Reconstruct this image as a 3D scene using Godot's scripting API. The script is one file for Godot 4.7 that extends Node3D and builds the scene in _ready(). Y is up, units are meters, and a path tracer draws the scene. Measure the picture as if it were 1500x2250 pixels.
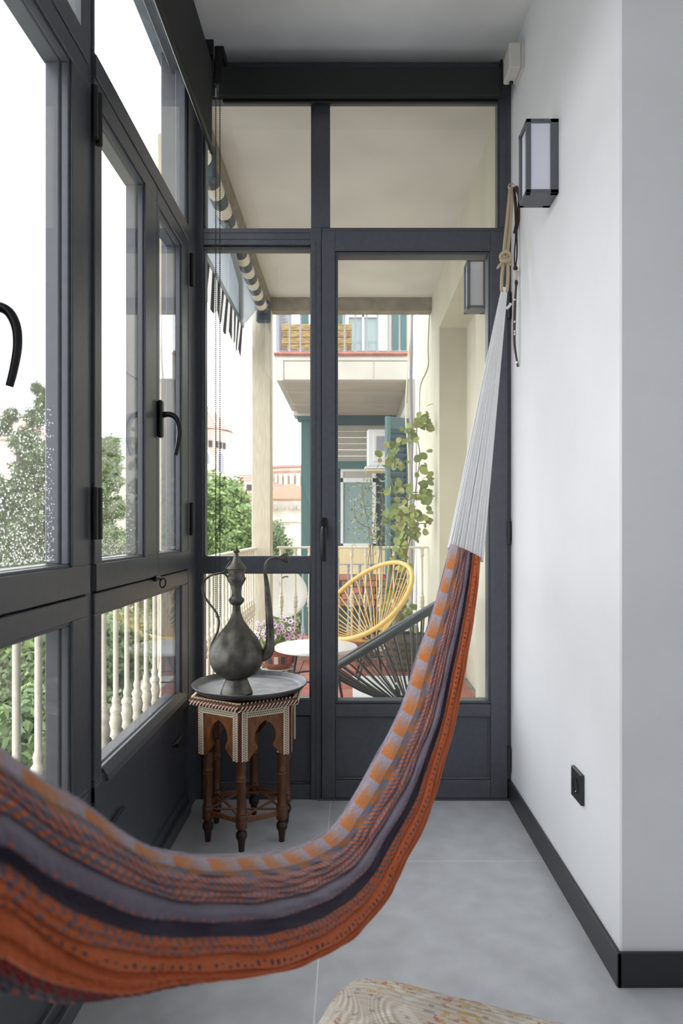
extends Node3D
# A glazed gallery with a hammock, looking through a terrace door. Units are metres, y is up, the camera looks along -z.
# «d» is the distance in front of the camera's standing point, so z = -d.

const F := 1500.0
const EYE := 1.0457
var M := {}
var taken := {}

func pt(x: float, y: float, d: float) -> Vector3:
	return Vector3(x, y, -d)

func seen(u: float, v: float, d: float) -> Vector3:   # the point at distance d that was measured at (u, v)
	return Vector3((u - 771.0) / F * d, EYE - (v - 1161.0) / F * d, -d)

# ---------------------------------------------------------------- mesh building
class MB:
	var v := PackedVector3Array()
	var n := PackedVector3Array()
	var t := PackedVector2Array()
	var c := PackedColorArray()
	var ix := PackedInt32Array()
	var col := Color.WHITE

	func vert(p: Vector3, nn: Vector3, uv := Vector2.ZERO) -> int:
		v.append(p)
		n.append(nn)
		t.append(uv)
		c.append(col)
		return v.size() - 1

	func face(i: int, j: int, k: int) -> void:
		var g := (v[j] - v[i]).cross(v[k] - v[i])
		if g.dot(n[i] + n[j] + n[k]) > 0.0:
			ix.append_array([i, k, j])
		else:
			ix.append_array([i, j, k])

	func poly(pts: Array, out: Vector3) -> void:   # a flat convex face
		var nn := Vector3.ZERO
		for k in range(1, pts.size() - 1):
			nn += (pts[k] - pts[0]).cross(pts[k + 1] - pts[0])
		if nn.length() < 1e-12:
			return
		nn = nn.normalized()
		if nn.dot(out) < 0:
			nn = -nn
		var s := v.size()
		for p in pts:
			vert(p, nn, Vector2(p.x, p.y))
		for k in range(1, pts.size() - 1):
			face(s, s + k, s + k + 1)

	func box(at: Vector3, size: Vector3, bev := 0.0, b := Basis()) -> MB:
		var h := size / 2.0
		var e := minf(bev, minf(h.x, minf(h.y, h.z)) * 0.9)
		for a in 3:
			var p := (a + 1) % 3
			var q := (a + 2) % 3
			for s in [-1.0, 1.0]:
				var out := Vector3.ZERO
				out[a] = s
				var pts := []
				for w in [[-1, -1], [1, -1], [1, 1], [-1, 1]]:
					var r := Vector3.ZERO
					r[a] = s * h[a]
					r[p] = w[0] * (h[p] - e)
					r[q] = w[1] * (h[q] - e)
					pts.append(at + b * r)
				poly(pts, b * out)
				if e > 0.0:
					for s2 in [-1.0, 1.0]:
						var o2 := out
						o2[p] = s2
						var e4 := []
						for w in [[0, -1], [0, 1], [1, 1], [1, -1]]:
							var r := Vector3.ZERO
							r[a] = s * (h[a] - (e if w[0] == 1 else 0.0))
							r[p] = s2 * (h[p] - (e if w[0] == 0 else 0.0))
							r[q] = w[1] * (h[q] - e)
							e4.append(at + b * r)
						poly(e4, b * o2)
		if e > 0.0:
			for sx in [-1.0, 1.0]:
				for sy in [-1.0, 1.0]:
					for sz in [-1.0, 1.0]:
						var k := Vector3(sx, sy, sz)
						var pts := []
						for a in 3:
							var r := h - Vector3.ONE * e
							r[a] = h[a]
							pts.append(at + b * (r * k))
						poly(pts, b * k)
		return self

	func span(lo: Vector3, hi: Vector3, bev := 0.0) -> MB:
		return box((lo + hi) / 2.0, (hi - lo).abs(), bev)

	func tube(pts: Array, rad, sides := 8, closed := false, cap := true) -> MB:
		var m := pts.size()
		var up := Vector3.ZERO
		var rings := []
		var along := 0.0
		for k in m:
			var a: Vector3 = pts[(k - 1 + m) % m] if closed else pts[maxi(k - 1, 0)]
			var z: Vector3 = pts[(k + 1) % m] if closed else pts[mini(k + 1, m - 1)]
			var dir := (z - a).normalized()
			if k == 0:
				up = dir.cross(Vector3.UP if absf(dir.y) < 0.9 else Vector3.RIGHT).normalized()
			else:
				up = (up - dir * up.dot(dir)).normalized()
				along += (pts[k] - pts[k - 1]).length()
			var side := dir.cross(up)
			var r: float = rad if rad is float else rad[k]
			var ring := []
			for j in sides + 1:
				var g := TAU * j / sides
				var nn := up * cos(g) + side * sin(g)
				ring.append(vert(pts[k] + nn * r, nn, Vector2(along, float(j) / sides)))
			rings.append(ring)
		for k in (m if closed else m - 1):
			var r0: Array = rings[k]
			var r1: Array = rings[(k + 1) % m]
			for j in sides:
				face(r0[j], r0[j + 1], r1[j])
				face(r0[j + 1], r1[j + 1], r1[j])
		if cap and not closed:
			for e in [0, m - 1]:
				var out: Vector3 = (pts[0] - pts[1]) if e == 0 else (pts[m - 1] - pts[m - 2])
				var ring := []
				for j in sides:
					ring.append(v[rings[e][j]])
				poly(ring, out)
		return self

	func lathe(prof: Array, sides := 24, at := Vector3.ZERO, b := Basis(), squash := 1.0) -> MB:   # Vector2(radius, height) from the bottom up, or any way round with outward left to right
		var m := prof.size()
		var sn := []
		for k in m - 1:
			var e: Vector2 = prof[k + 1] - prof[k]
			sn.append(Vector2(e.y, -e.x).normalized())
		for k in m - 1:
			var n0: Vector2 = sn[k]
			var n1: Vector2 = sn[k]
			if k > 0 and sn[k - 1].dot(sn[k]) > 0.55:
				n0 = (sn[k - 1] + sn[k]).normalized()
			if k < m - 2 and sn[k + 1].dot(sn[k]) > 0.55:
				n1 = (sn[k + 1] + sn[k]).normalized()
			var s := v.size()
			for j in sides + 1:
				var g := TAU * j / sides
				var o := Vector3(cos(g), 0, sin(g) * squash)
				vert(at + b * (o * prof[k].x + Vector3.UP * prof[k].y), (b * (o * n0.x + Vector3.UP * n0.y)).normalized(), Vector2(float(j) / sides, prof[k].y))
				vert(at + b * (o * prof[k + 1].x + Vector3.UP * prof[k + 1].y), (b * (o * n1.x + Vector3.UP * n1.y)).normalized(), Vector2(float(j) / sides, prof[k + 1].y))
			for j in sides:
				var i := s + j * 2
				face(i, i + 1, i + 2)
				face(i + 1, i + 3, i + 2)
		return self

	func grid(rows: Array, uvs := [], wrap := false, flip := false) -> MB:   # rows of points, smooth
		var m := rows.size()
		var w: int = rows[0].size()
		var s := v.size()
		for a in m:
			for k in w:
				var du: Vector3 = rows[mini(a + 1, m - 1)][k] - rows[maxi(a - 1, 0)][k]
				var k1 := k + 1
				var k0 := k - 1
				if wrap:
					k1 = 1 if k == w - 1 else k + 1
					k0 = w - 2 if k == 0 else k - 1
				else:
					k1 = mini(k1, w - 1)
					k0 = maxi(k0, 0)
				var dv: Vector3 = rows[a][k1] - rows[a][k0]
				var nn := du.cross(dv).normalized()
				vert(rows[a][k], -nn if flip else nn, uvs[a][k] if uvs else Vector2(float(k) / w, float(a) / m))
		for a in m - 1:
			for k in w - 1:
				var i := s + a * w + k
				face(i, i + 1, i + w)
				face(i + 1, i + w + 1, i + w)
		return self

	func prism(p2: PackedVector2Array, thick: float, b: Basis, at: Vector3) -> MB:   # outline in b.x / b.y, thickness along b.z
		var ids := Geometry2D.triangulate_polygon(p2)
		for s in [-0.5, 0.5]:
			var nn := b.z * signf(s)
			var s0 := v.size()
			for p in p2:
				vert(at + b.x * p.x + b.y * p.y + b.z * (thick * s), nn, p)
			for k in range(0, ids.size(), 3):
				face(s0 + ids[k], s0 + ids[k + 1], s0 + ids[k + 2])
		var cw := Geometry2D.is_polygon_clockwise(p2)
		for k in p2.size():
			var p := p2[k]
			var q := p2[(k + 1) % p2.size()]
			var e := q - p
			var o := Vector2(e.y, -e.x) * (-1.0 if cw else 1.0)
			var z := b.z * thick / 2.0
			var a3 := at + b.x * p.x + b.y * p.y
			var b3 := at + b.x * q.x + b.y * q.y
			poly([a3 - z, b3 - z, b3 + z, a3 + z], b.x * o.x + b.y * o.y)
		return self

	func ball(at: Vector3, r: Vector3, sides := 10, b := Basis()) -> MB:
		var rows := sides / 2 + 1
		var s := v.size()
		for a in rows + 1:
			var th := PI * a / rows
			for j in sides + 1:
				var g := TAU * j / sides
				var o := Vector3(sin(th) * cos(g), cos(th), sin(th) * sin(g))
				vert(at + b * (o * r), (b * (o / r)).normalized(), Vector2(float(j) / sides, float(a) / rows))
		for a in rows:
			for j in sides:
				var i := s + a * (sides + 1) + j
				if a > 0:
					face(i, i + 1, i + sides + 1)
				if a < rows - 1:
					face(i + 1, i + sides + 2, i + sides + 1)
		return self

	func done() -> ArrayMesh:
		var arr := []
		arr.resize(Mesh.ARRAY_MAX)
		arr[Mesh.ARRAY_VERTEX] = v
		arr[Mesh.ARRAY_NORMAL] = n
		arr[Mesh.ARRAY_TEX_UV] = t
		arr[Mesh.ARRAY_COLOR] = c
		arr[Mesh.ARRAY_INDEX] = ix
		var me := ArrayMesh.new()
		me.add_surface_from_arrays(Mesh.PRIMITIVE_TRIANGLES, arr)
		return me

func mb() -> MB:
	return MB.new()

# ---------------------------------------------------------------- nodes
func numbered(called: String) -> String:
	var k: int = taken.get(called, -1) + 1
	taken[called] = k
	return called if k == 0 else "%s_%03d" % [called, k]

func thing(called: String, label: String, category: String, at := Vector3.ZERO, group := "", turn := 0.0) -> Node3D:
	var o := Node3D.new()
	o.name = numbered(called)
	add_child(o)
	o.position = at
	o.rotation.y = turn
	return tag(o, label, category, group)

func tag(o: Node3D, label: String, category: String, group := "", kind := "") -> Node3D:
	if label:
		o.set_meta("label", label)
	if category:
		o.set_meta("category", category)
	if group:
		o.set_meta("group", group)
	if kind:
		o.set_meta("kind", kind)
	return o

func setting(called: String, label: String, category: String) -> Node3D:
	var o := Node3D.new()
	o.name = called
	add_child(o)
	return tag(o, label, category, "", "structure")

func part(called: String, shape, m: Material, parent: Node3D, at := Vector3.ZERO, b := Basis()) -> MeshInstance3D:
	var o := MeshInstance3D.new()
	o.name = called
	o.mesh = shape.done() if shape is MB else shape
	o.material_override = m
	o.transform = Transform3D(b, at)
	o.cast_shadow = GeometryInstance3D.SHADOW_CASTING_SETTING_ON
	parent.add_child(o, true)
	return o

func one(called: String, shape, m: Material, label: String, category: String, at := Vector3.ZERO, group := "", b := Basis()) -> MeshInstance3D:
	var o := part(numbered(called), shape, m, self, at, b)
	tag(o, label, category, group)
	return o

func smooth(pts: Array, steps := 6, closed := false) -> Array:   # Catmull-Rom through the points
	var out := []
	var m := pts.size()
	for k in (m if closed else m - 1):
		var a = pts[(k - 1 + m) % m] if closed else pts[maxi(k - 1, 0)]
		var b = pts[k]
		var c = pts[(k + 1) % m]
		var d = pts[(k + 2) % m] if closed else pts[mini(k + 2, m - 1)]
		for s in steps:
			var t := float(s) / steps
			out.append((b * 2.0 + (c - a) * t + (a * 2.0 - b * 5.0 + c * 4.0 - d) * t * t + (b * 3.0 - a - c * 3.0 + d) * t * t * t) * 0.5)
	if not closed:
		out.append(pts[m - 1])
	return out

# ---------------------------------------------------------------- materials
func noise(freq: float, lo: float, hi: float, seed_ := 1, kind := FastNoiseLite.TYPE_SIMPLEX_SMOOTH, oct := 4, size := 256) -> NoiseTexture2D:
	var f := FastNoiseLite.new()
	f.noise_type = kind
	f.frequency = freq
	f.fractal_octaves = oct
	f.seed = seed_
	var t := NoiseTexture2D.new()
	t.width = size
	t.height = size
	t.seamless = true
	t.noise = f
	var g := Gradient.new()
	g.set_color(0, Color(lo, lo, lo))
	g.set_color(1, Color(hi, hi, hi))
	t.color_ramp = g
	return t

func mat(called: String, r: int, g: int, b: int, rough := 0.6, metal := 0.0) -> StandardMaterial3D:
	var m := StandardMaterial3D.new()
	m.resource_name = called
	m.albedo_color = Color8(r, g, b)
	m.roughness = rough
	m.metallic = metal
	M[called] = m
	return m

func grain(m: StandardMaterial3D, tex: Texture2D, scale: Vector3, relief: Texture2D = null, height := 0.0, world := false) -> StandardMaterial3D:
	m.uv1_triplanar = true
	m.uv1_world_triplanar = world
	m.uv1_scale = scale
	if tex:
		m.albedo_texture = tex
	if relief:
		m.heightmap_enabled = true
		m.heightmap_texture = relief
		m.heightmap_scale = height
	return m

func pane_material(called: String, tint: Color, alpha: float) -> StandardMaterial3D:
	var m := mat(called, 255, 255, 255, 0.0)
	m.albedo_color = Color(tint.r, tint.g, tint.b, alpha)
	m.transparency = BaseMaterial3D.TRANSPARENCY_ALPHA
	m.metallic_specular = 0.4
	return m

# ---------------------------------------------------------------- the scene
func _ready() -> void:
	view_and_light()
	materials()
	room()
	end_wall()
	window_bays()
	terrace()
	neighbour()
	skyline()
	blinds()
	hammock()
	table_set()
	wall_fittings()
	pouf()
	terrace_furniture()
	terrace_plants()
	trees()

func view_and_light() -> void:
	var cam := Camera3D.new()
	cam.name = "camera"
	var lens := CameraAttributesPhysical.new()
	lens.frustum_near = 0.05
	lens.frustum_far = 400.0
	lens.frustum_focal_length = 24.0
	lens.frustum_focus_distance = 2.45
	lens.exposure_aperture = 5.6
	cam.attributes = lens
	cam.projection = Camera3D.PROJECTION_FRUSTUM
	cam.near = 0.05
	cam.far = 400.0
	cam.size = 0.05 * 2250.0 / F
	cam.frustum_offset = Vector2(-21.0, 36.0) / F * 0.05   # the lens is shifted a little, verticals stay upright
	cam.position = Vector3(0, EYE, 0)
	add_child(cam)
	cam.current = true
	var sky_m := ProceduralSkyMaterial.new()               # an even, bright overcast
	sky_m.sky_top_color = Color(0.97, 0.985, 1.0)
	sky_m.sky_horizon_color = Color(1.0, 1.0, 1.0)
	sky_m.ground_bottom_color = Color(0.45, 0.46, 0.44)
	sky_m.ground_horizon_color = Color(0.6, 0.6, 0.6)
	sky_m.sun_angle_max = 0.0
	var sky := Sky.new()
	sky.sky_material = sky_m
	var env := Environment.new()
	env.background_mode = Environment.BG_SKY
	env.sky = sky
	env.background_energy_multiplier = 4.1
	env.tonemap_mode = Environment.TONE_MAPPER_LINEAR
	env.tonemap_exposure = 1.0
	env.sdfgi_enabled = true
	env.ssao_enabled = true
	env.ssil_enabled = true
	var we := WorldEnvironment.new()
	we.name = "overcast_sky"
	we.environment = env
	add_child(we)

func materials() -> void:
	var soft := noise(0.012, 0.93, 1.0, 3)
	var fine := noise(0.08, 0.9, 1.0, 5, FastNoiseLite.TYPE_SIMPLEX_SMOOTH, 3)
	var bump := noise(0.06, 0.0, 1.0, 9)
	var blotch := noise(0.02, 0.78, 1.0, 12, FastNoiseLite.TYPE_SIMPLEX_SMOOTH, 5)
	grain(mat("wall", 242, 243, 246, 0.75), noise(0.012, 0.975, 1.0, 3), Vector3.ONE * 0.6, bump, 0.03)
	grain(mat("ceiling", 248, 248, 248, 0.85), soft, Vector3.ONE * 0.5)
	grain(mat("tile", 204, 206, 210, 0.42), noise(0.02, 0.9, 1.0, 21, FastNoiseLite.TYPE_SIMPLEX_SMOOTH, 6, 512), Vector3.ONE * 0.8, fine, 0.01)
	mat("grout", 238, 238, 238, 0.9)
	mat("slab", 120, 118, 115, 0.9)
	var frame := mat("frame", 84, 87, 95, 0.36)
	grain(frame, fine, Vector3.ONE * 1.5, bump, 0.004)
	mat("frame_groove", 40, 42, 45, 0.6)
	mat("gasket", 18, 18, 19, 0.7)
	mat("handle", 26, 27, 29, 0.3, 0.3)
	mat("hinge", 50, 52, 56, 0.35, 0.2)
	mat("baseboard", 46, 48, 53, 0.4)
	pane_material("glass", Color(0.93, 0.97, 0.96), 0.03)
	var drop := mat("water", 255, 255, 255, 0.0)
	drop.albedo_color = Color(1, 1, 1, 0.02)
	drop.refraction_enabled = true
	drop.refraction_scale = 0.033
	grain(mat("blind_fabric", 44, 46, 46, 0.85), fine, Vector3.ONE * 6.0)
	mat("blind_bar", 92, 92, 92, 0.35, 0.5)
	mat("black_plastic", 20, 20, 21, 0.4)
	mat("steel", 200, 200, 198, 0.25, 0.9)
	mat("lamp_frame", 96, 100, 106, 0.45)
	var dif := mat("diffuser", 240, 241, 255, 0.35)
	dif.backlight_enabled = true
	dif.backlight = Color(0.35, 0.35, 0.4)
	mat("white_plastic", 214, 211, 205, 0.5)
	mat("socket", 48, 49, 53, 0.4)
	mat("socket_hole", 14, 14, 15, 0.5)
	# furniture
	var wood := noise(0.03, 0.55, 1.0, 31, FastNoiseLite.TYPE_SIMPLEX_SMOOTH, 4)
	grain(mat("walnut", 124, 78, 46, 0.35), wood, Vector3(9, 1.2, 9))
	grain(mat("walnut_dark", 70, 44, 30, 0.32), wood, Vector3(9, 1.2, 9))
	grain(mat("walnut_red", 120, 52, 36, 0.4), wood, Vector3(9, 3, 9))
	grain(mat("walnut_panel", 156, 96, 54, 0.4), wood, Vector3(8, 2, 8))
	var tint := mat("painted", 255, 255, 255, 0.5)
	tint.vertex_color_use_as_albedo = true
	grain(mat("copper_old", 130, 127, 119, 0.4, 0.6), noise(0.018, 0.5, 1.0, 41, FastNoiseLite.TYPE_SIMPLEX_SMOOTH, 5), Vector3.ONE * 4.0, bump, 0.03)
	grain(mat("copper_tray", 132, 134, 138, 0.4, 0.7), noise(0.018, 0.6, 1.0, 43, FastNoiseLite.TYPE_SIMPLEX_SMOOTH, 5), Vector3.ONE * 3.0, noise(0.16, 0.0, 1.0, 44, FastNoiseLite.TYPE_CELLULAR, 2), 0.03)
	grain(mat("jute", 216, 198, 164, 0.95), noise(0.12, 0.78, 1.0, 51), Vector3.ONE * 12.0, bump, 0.08)
	grain(mat("cotton", 250, 250, 250, 0.9), noise(0.1, 0.92, 1.0, 52), Vector3.ONE * 8.0)
	grain(mat("leather", 66, 44, 38, 0.5), blotch, Vector3.ONE * 10.0)
	grain(mat("bone", 228, 214, 200, 0.45), soft, Vector3.ONE * 10.0)
	grain(mat("twig", 112, 96, 82, 0.7), noise(0.09, 0.55, 1.0, 53), Vector3(14, 3, 14))
	# terrace
	grain(mat("cream_wall", 214, 209, 188, 0.9), soft, Vector3.ONE * 0.5, bump, 0.06)
	grain(mat("cream_wood", 214, 204, 180, 0.75), noise(0.05, 0.88, 1.0, 61), Vector3(5, 0.5, 5), bump, 0.05)
	grain(mat("soffit", 226, 222, 214, 0.9), soft, Vector3.ONE * 0.5)
	grain(mat("weathered", 150, 160, 170, 0.85), blotch, Vector3.ONE * 2.5, bump, 0.06)
	grain(mat("taupe", 158, 146, 126, 0.85), blotch, Vector3.ONE * 1.5)
	grain(mat("terracotta", 176, 92, 74, 0.45), blotch, Vector3.ONE * 2.2, bump, 0.03)
	grain(mat("terracotta_pale", 192, 124, 104, 0.5), blotch, Vector3.ONE * 2.0, bump, 0.03)
	grain(mat("cast_cream", 236, 229, 208, 0.6), fine, Vector3.ONE * 4.0, bump, 0.05)
	grain(mat("cast_grey", 148, 150, 160, 0.5), fine, Vector3.ONE * 4.0, bump, 0.04)
	mat("yellow_cord", 232, 190, 96, 0.45)
	mat("yellow_rim", 228, 188, 104, 0.5)
	mat("black_cord", 42, 44, 46, 0.4)
	mat("black_rim", 48, 50, 52, 0.5)
	mat("black_steel", 24, 25, 26, 0.4, 0.2)
	var cloth := grain(mat("awning_cloth", 206, 214, 220, 0.9), fine, Vector3.ONE * 4.0)
	cloth.backlight_enabled = true
	cloth.backlight = Color(0.5, 0.53, 0.56)
	var stripe := mat("awning_stripe", 255, 255, 255, 0.9)
	stripe.vertex_color_use_as_albedo = true
	stripe.backlight_enabled = true
	stripe.backlight = Color(0.8, 0.8, 0.8)
	mat("awning_bar", 132, 138, 146, 0.4, 0.4)
	mat("bracket", 58, 70, 84, 0.5)
	grain(mat("white_top", 240, 240, 240, 0.35), soft, Vector3.ONE)
	grain(mat("mat_cloth", 222, 230, 228, 0.95), fine, Vector3.ONE * 4.0, bump, 0.1)
	grain(mat("pale_dish", 236, 236, 230, 0.5), soft, Vector3.ONE)
	grain(mat("clay", 170, 104, 74, 0.8), blotch, Vector3.ONE * 4.0)
	grain(mat("basket", 120, 108, 80, 0.85), noise(0.08, 0.45, 1.0, 71), Vector3(4, 14, 4), bump, 0.3)
	grain(mat("soil", 60, 48, 38, 1.0), fine, Vector3.ONE * 6.0)
	grain(mat("bark", 168, 150, 124, 0.9), noise(0.06, 0.6, 1.0, 72), Vector3(9, 2, 9))
	# neighbour and town
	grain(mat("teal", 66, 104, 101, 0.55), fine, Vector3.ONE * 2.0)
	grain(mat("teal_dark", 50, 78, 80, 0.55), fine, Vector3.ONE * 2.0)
	grain(mat("greige", 176, 170, 156, 0.85), soft, Vector3.ONE * 0.8)
	grain(mat("slat_beige", 170, 167, 152, 0.7), soft, Vector3.ONE)
	grain(mat("stone_cream", 206, 202, 192, 0.9), soft, Vector3.ONE * 0.7, bump, 0.05)
	grain(mat("corbel", 196, 184, 168, 0.9), soft, Vector3.ONE * 0.8)
	grain(mat("pine_board", 214, 182, 120, 0.75), wood, Vector3(1.5, 9, 9))
	grain(mat("brown_board", 178, 140, 100, 0.8), wood, Vector3(9, 2, 9))
	grain(mat("ochre_panel", 222, 206, 160, 0.85), soft, Vector3.ONE)
	mat("white_paint", 214, 216, 216, 0.5)
	pane_material("far_glass", Color(0.62, 0.72, 0.72), 0.55)
	mat("cable_grey", 128, 126, 128, 0.6)
	mat("cable_white", 232, 230, 226, 0.5)
	mat("cable_cream", 214, 202, 164, 0.6)
	grain(mat("rose_stone", 232, 214, 204, 0.9), blotch, Vector3.ONE * 0.2)
	grain(mat("pale_stone", 226, 218, 204, 0.9), blotch, Vector3.ONE * 0.2)
	grain(mat("roof_rose", 208, 166, 154, 0.9), noise(0.1, 0.7, 1.0, 81), Vector3.ONE * 0.5)
	grain(mat("roof_orange", 206, 138, 112, 0.9), noise(0.1, 0.7, 1.0, 82), Vector3.ONE * 0.5)
	mat("dark_opening", 70, 66, 70, 0.8)
	grain(mat("glazed_roof", 196, 210, 206, 0.25), soft, Vector3.ONE * 0.3)
	grain(mat("paving", 196, 194, 190, 0.95), blotch, Vector3.ONE * 0.3)
	var leaf := mat("leaf", 255, 255, 255, 0.6)
	leaf.vertex_color_use_as_albedo = true
	leaf.backlight_enabled = true
	leaf.backlight = Color(0.3, 0.3, 0.2)

# ---------------------------------------------------------------- room shell
const XR := 0.616      # right wall
const XL := -0.6       # inner face of the glazing
const DE := 2.632      # inner face of the end wall
const HC := 2.85       # ceiling
const DB := -1.48      # wall behind the viewer

func room() -> void:
	var fl := setting("floor", "light grey large-format stone tile floor with pale joints", "floor")
	part("screed", mb().span(pt(-0.7, -0.2, DB - 0.1), pt(3.5, -0.0007, 2.69)), M.grout, fl)
	var xs := [-0.66, -0.079, 1.121, 2.321, 3.42]
	var ds := [DB, -0.254, 0.946, 2.146, 2.69]
	for i in xs.size() - 1:
		for k in ds.size() - 1:
			part("tile", mb().span(pt(xs[i] + 0.0016, -0.03, ds[k] + 0.0016), pt(xs[i + 1] - 0.0016, 0.0, ds[k + 1] - 0.0016), 0.0003), M.tile, fl)
	var ce := setting("ceiling", "smooth white gallery ceiling", "ceiling")
	part("slab", mb().span(pt(-0.7, HC, DB - 0.1), pt(3.5, HC + 0.2, 2.72)), M.ceiling, ce)
	var wr := setting("wall_right", "smooth white wall with the lantern and socket, ending at a corner", "wall")
	part("plaster", mb().span(pt(XR, 0, 1.563), pt(3.5, HC, 2.72), 0.004), M.wall, wr)
	var wb := setting("wall_back", "plain white wall behind the viewpoint", "wall")
	part("plaster", mb().span(pt(-0.7, 0, DB - 0.1), pt(3.5, HC, DB)), M.wall, wb)
	var wf := setting("wall_side", "plain white wall of the room beside the gallery", "wall")
	part("plaster", mb().span(pt(3.4, 0, DB), pt(3.5, HC, 1.563)), M.wall, wf)
	var bs := setting("baseboard_right", "black skirting board along the white wall under the socket", "baseboard")
	part("board", mb().span(pt(XR - 0.0001 - 0.011, 0, 1.552), pt(XR, 0.079, DE), 0.002), M.baseboard, bs)
	var b2 := setting("baseboard_front", "black skirting board round the wall corner", "baseboard")
	part("board", mb().span(pt(XR - 0.011, 0, 1.552), pt(3.4, 0.079, 1.563), 0.002), M.baseboard, b2)

func rail(called: String, parent: Node3D, u0: float, v0: float, u1: float, v1: float, d0 := DE, d1 := DE + 0.06, m: Material = null, bev := 0.002) -> MeshInstance3D:
	var a := seen(u0, v1, DE)
	var b := seen(u1, v0, DE)
	return part(called, mb().span(Vector3(a.x, a.y, -d0), Vector3(b.x, b.y, -d1), bev), m if m else M.frame, parent)

func bead(parent: Node3D, u0: float, v0: float, u1: float, v1: float, wide := 5.0, d0 := DE + 0.006, d1 := DE + 0.05) -> void:   # four glazing strips round a pane
	rail("glazing_bead", parent, u0 - wide, v0 - wide, u1 + wide, v0, d0, d1)
	rail("glazing_bead", parent, u0 - wide, v1, u1 + wide, v1 + wide, d0, d1)
	rail("glazing_bead", parent, u0 - wide, v0, u0, v1, d0, d1)
	rail("glazing_bead", parent, u1, v0, u1 + wide, v1, d0, d1)

func pane(parent: Node3D, u0: float, v0: float, u1: float, v1: float) -> void:
	rail("pane", parent, u0 - 3, v0 - 3, u1 + 3, v1 + 3, DE + 0.028, DE + 0.034, M.glass, 0.0)

func end_wall() -> void:
	var t := setting("trim_1", "charcoal frame of the glazed end wall", "frame")
	rail("header", t, 400, 136, 1124, 213)
	rail("corner_post", t, 404, 213, 446, 1757)
	rail("mullion", t, 683, 213, 724, 501, DE - 0.006)
	rail("mullion", t, 683, 501, 706, 1757, DE - 0.004)
	rail("transom_bar", t, 446, 501, 694, 538, DE)
	rail("transom_bar", t, 706, 500, 1118, 520, DE)
	rail("jamb", t, 1112, 213, 1124, 1757)
	rail("groove", t, 446, 511, 690, 512.5, DE - 0.0006, DE, M.frame_groove, 0.0)
	rail("groove", t, 446, 525, 690, 526.5, DE - 0.0006, DE, M.frame_groove, 0.0)
	rail("groove", t, 693, 530, 694.2, 1757, DE - 0.0046, DE - 0.004, M.frame_groove, 0.0)
	rail("threshold", t, 700, 1752, 1122, 1757.5, DE - 0.012, DE + 0.08)
	var w1 := setting("window_1", "fixed transom light left of the mullion", "window")
	bead(w1, 451, 217, 683, 500, 4.0)
	pane(w1, 451, 217, 683, 500)
	var w2 := setting("window_2", "fixed transom light over the terrace door", "window")
	bead(w2, 724, 217, 1093, 499, 4.0)
	rail("stile", w2, 1097, 213, 1113, 503, DE + 0.002)
	pane(w2, 724, 217, 1093, 499)
	var w3 := setting("window_3", "tall sidelight behind the side table with a panel below", "window")
	bead(w3, 450, 546, 681, 1222, 5.0)
	pane(w3, 450, 546, 681, 1222)
	rail("middle_rail", w3, 444, 1224, 684, 1260)
	bead(w3, 447, 1261, 679, 1535, 4.0)
	pane(w3, 447, 1261, 679, 1535)
	rail("lower_rail", w3, 444, 1537, 684, 1572)
	rail("lower_stile", w3, 440, 1572, 480, 1757)
	rail("panel", w3, 476, 1568, 684, 1728, DE + 0.016)
	rail("panel_bead", w3, 478, 1574, 680, 1576, DE + 0.006)
	rail("panel_bead", w3, 478, 1721, 680, 1724, DE + 0.006)
	rail("lower_rail", w3, 476, 1724, 684, 1757)
	var d := setting("door_1", "charcoal glazed terrace door with a black lever handle", "door")
	var df := DE - 0.014
	rail("stile", d, 707, 512, 736, 1751, df)
	rail("stile", d, 1076, 512, 1113, 1751, df)
	rail("top_rail", d, 736, 512, 1076, 554, df)
	rail("lock_rail", d, 736, 1546, 1076, 1573, df)
	rail("bottom_rail", d, 736, 1712, 1076, 1751, df)
	bead(d, 742, 561, 1071, 1539, 6.5, df + 0.008)
	pane(d, 742, 561, 1071, 1539)
	rail("panel", d, 734, 1570, 1078, 1715, df + 0.014)
	rail("panel_bead", d, 736, 1573, 1076, 1577, df + 0.006)
	rail("panel_bead", d, 736, 1707, 1076, 1712, df + 0.006)
	rail("panel_bead", d, 736, 1577, 740, 1707, df + 0.006)
	rail("panel_bead", d, 1072, 1577, 1076, 1707, df + 0.006)
	for y in [[640, 700], [1142, 1195], [1640, 1694]]:
		var hp := seen(1117, (y[0] + y[1]) / 2.0, df)
		var len_: float = (y[1] - y[0]) / F * df
		part("hinge", mb().tube([hp + Vector3(0, -len_ / 2, 0.004), hp + Vector3(0, len_ / 2, 0.004)], 0.0065, 12), M.hinge, d)
	# lever handle
	var h := part("handle", mb().box(seen(712, 1163, df) + Vector3(0, 0, 0.006), Vector3(0.026, 0.088, 0.012), 0.005), M.handle, d)
	var q := seen(712, 1160, df)
	part("lever", mb().tube(smooth([q, q + Vector3(0, 0, 0.03), q + Vector3(0, -0.008, 0.044), q + Vector3(0, -0.03, 0.05), q + Vector3(0.002, -0.08, 0.052), q + Vector3(0.002, -0.127, 0.05)], 5), [0.011, 0.011, 0.011, 0.011, 0.011, 0.0108, 0.0105, 0.0105, 0.0105, 0.0105, 0.0108, 0.011, 0.0112, 0.0114, 0.0116, 0.0118, 0.0118, 0.0118, 0.0116, 0.0114, 0.0112, 0.011, 0.0105, 0.01, 0.0095, 0.008], 10), M.handle, h)

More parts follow.
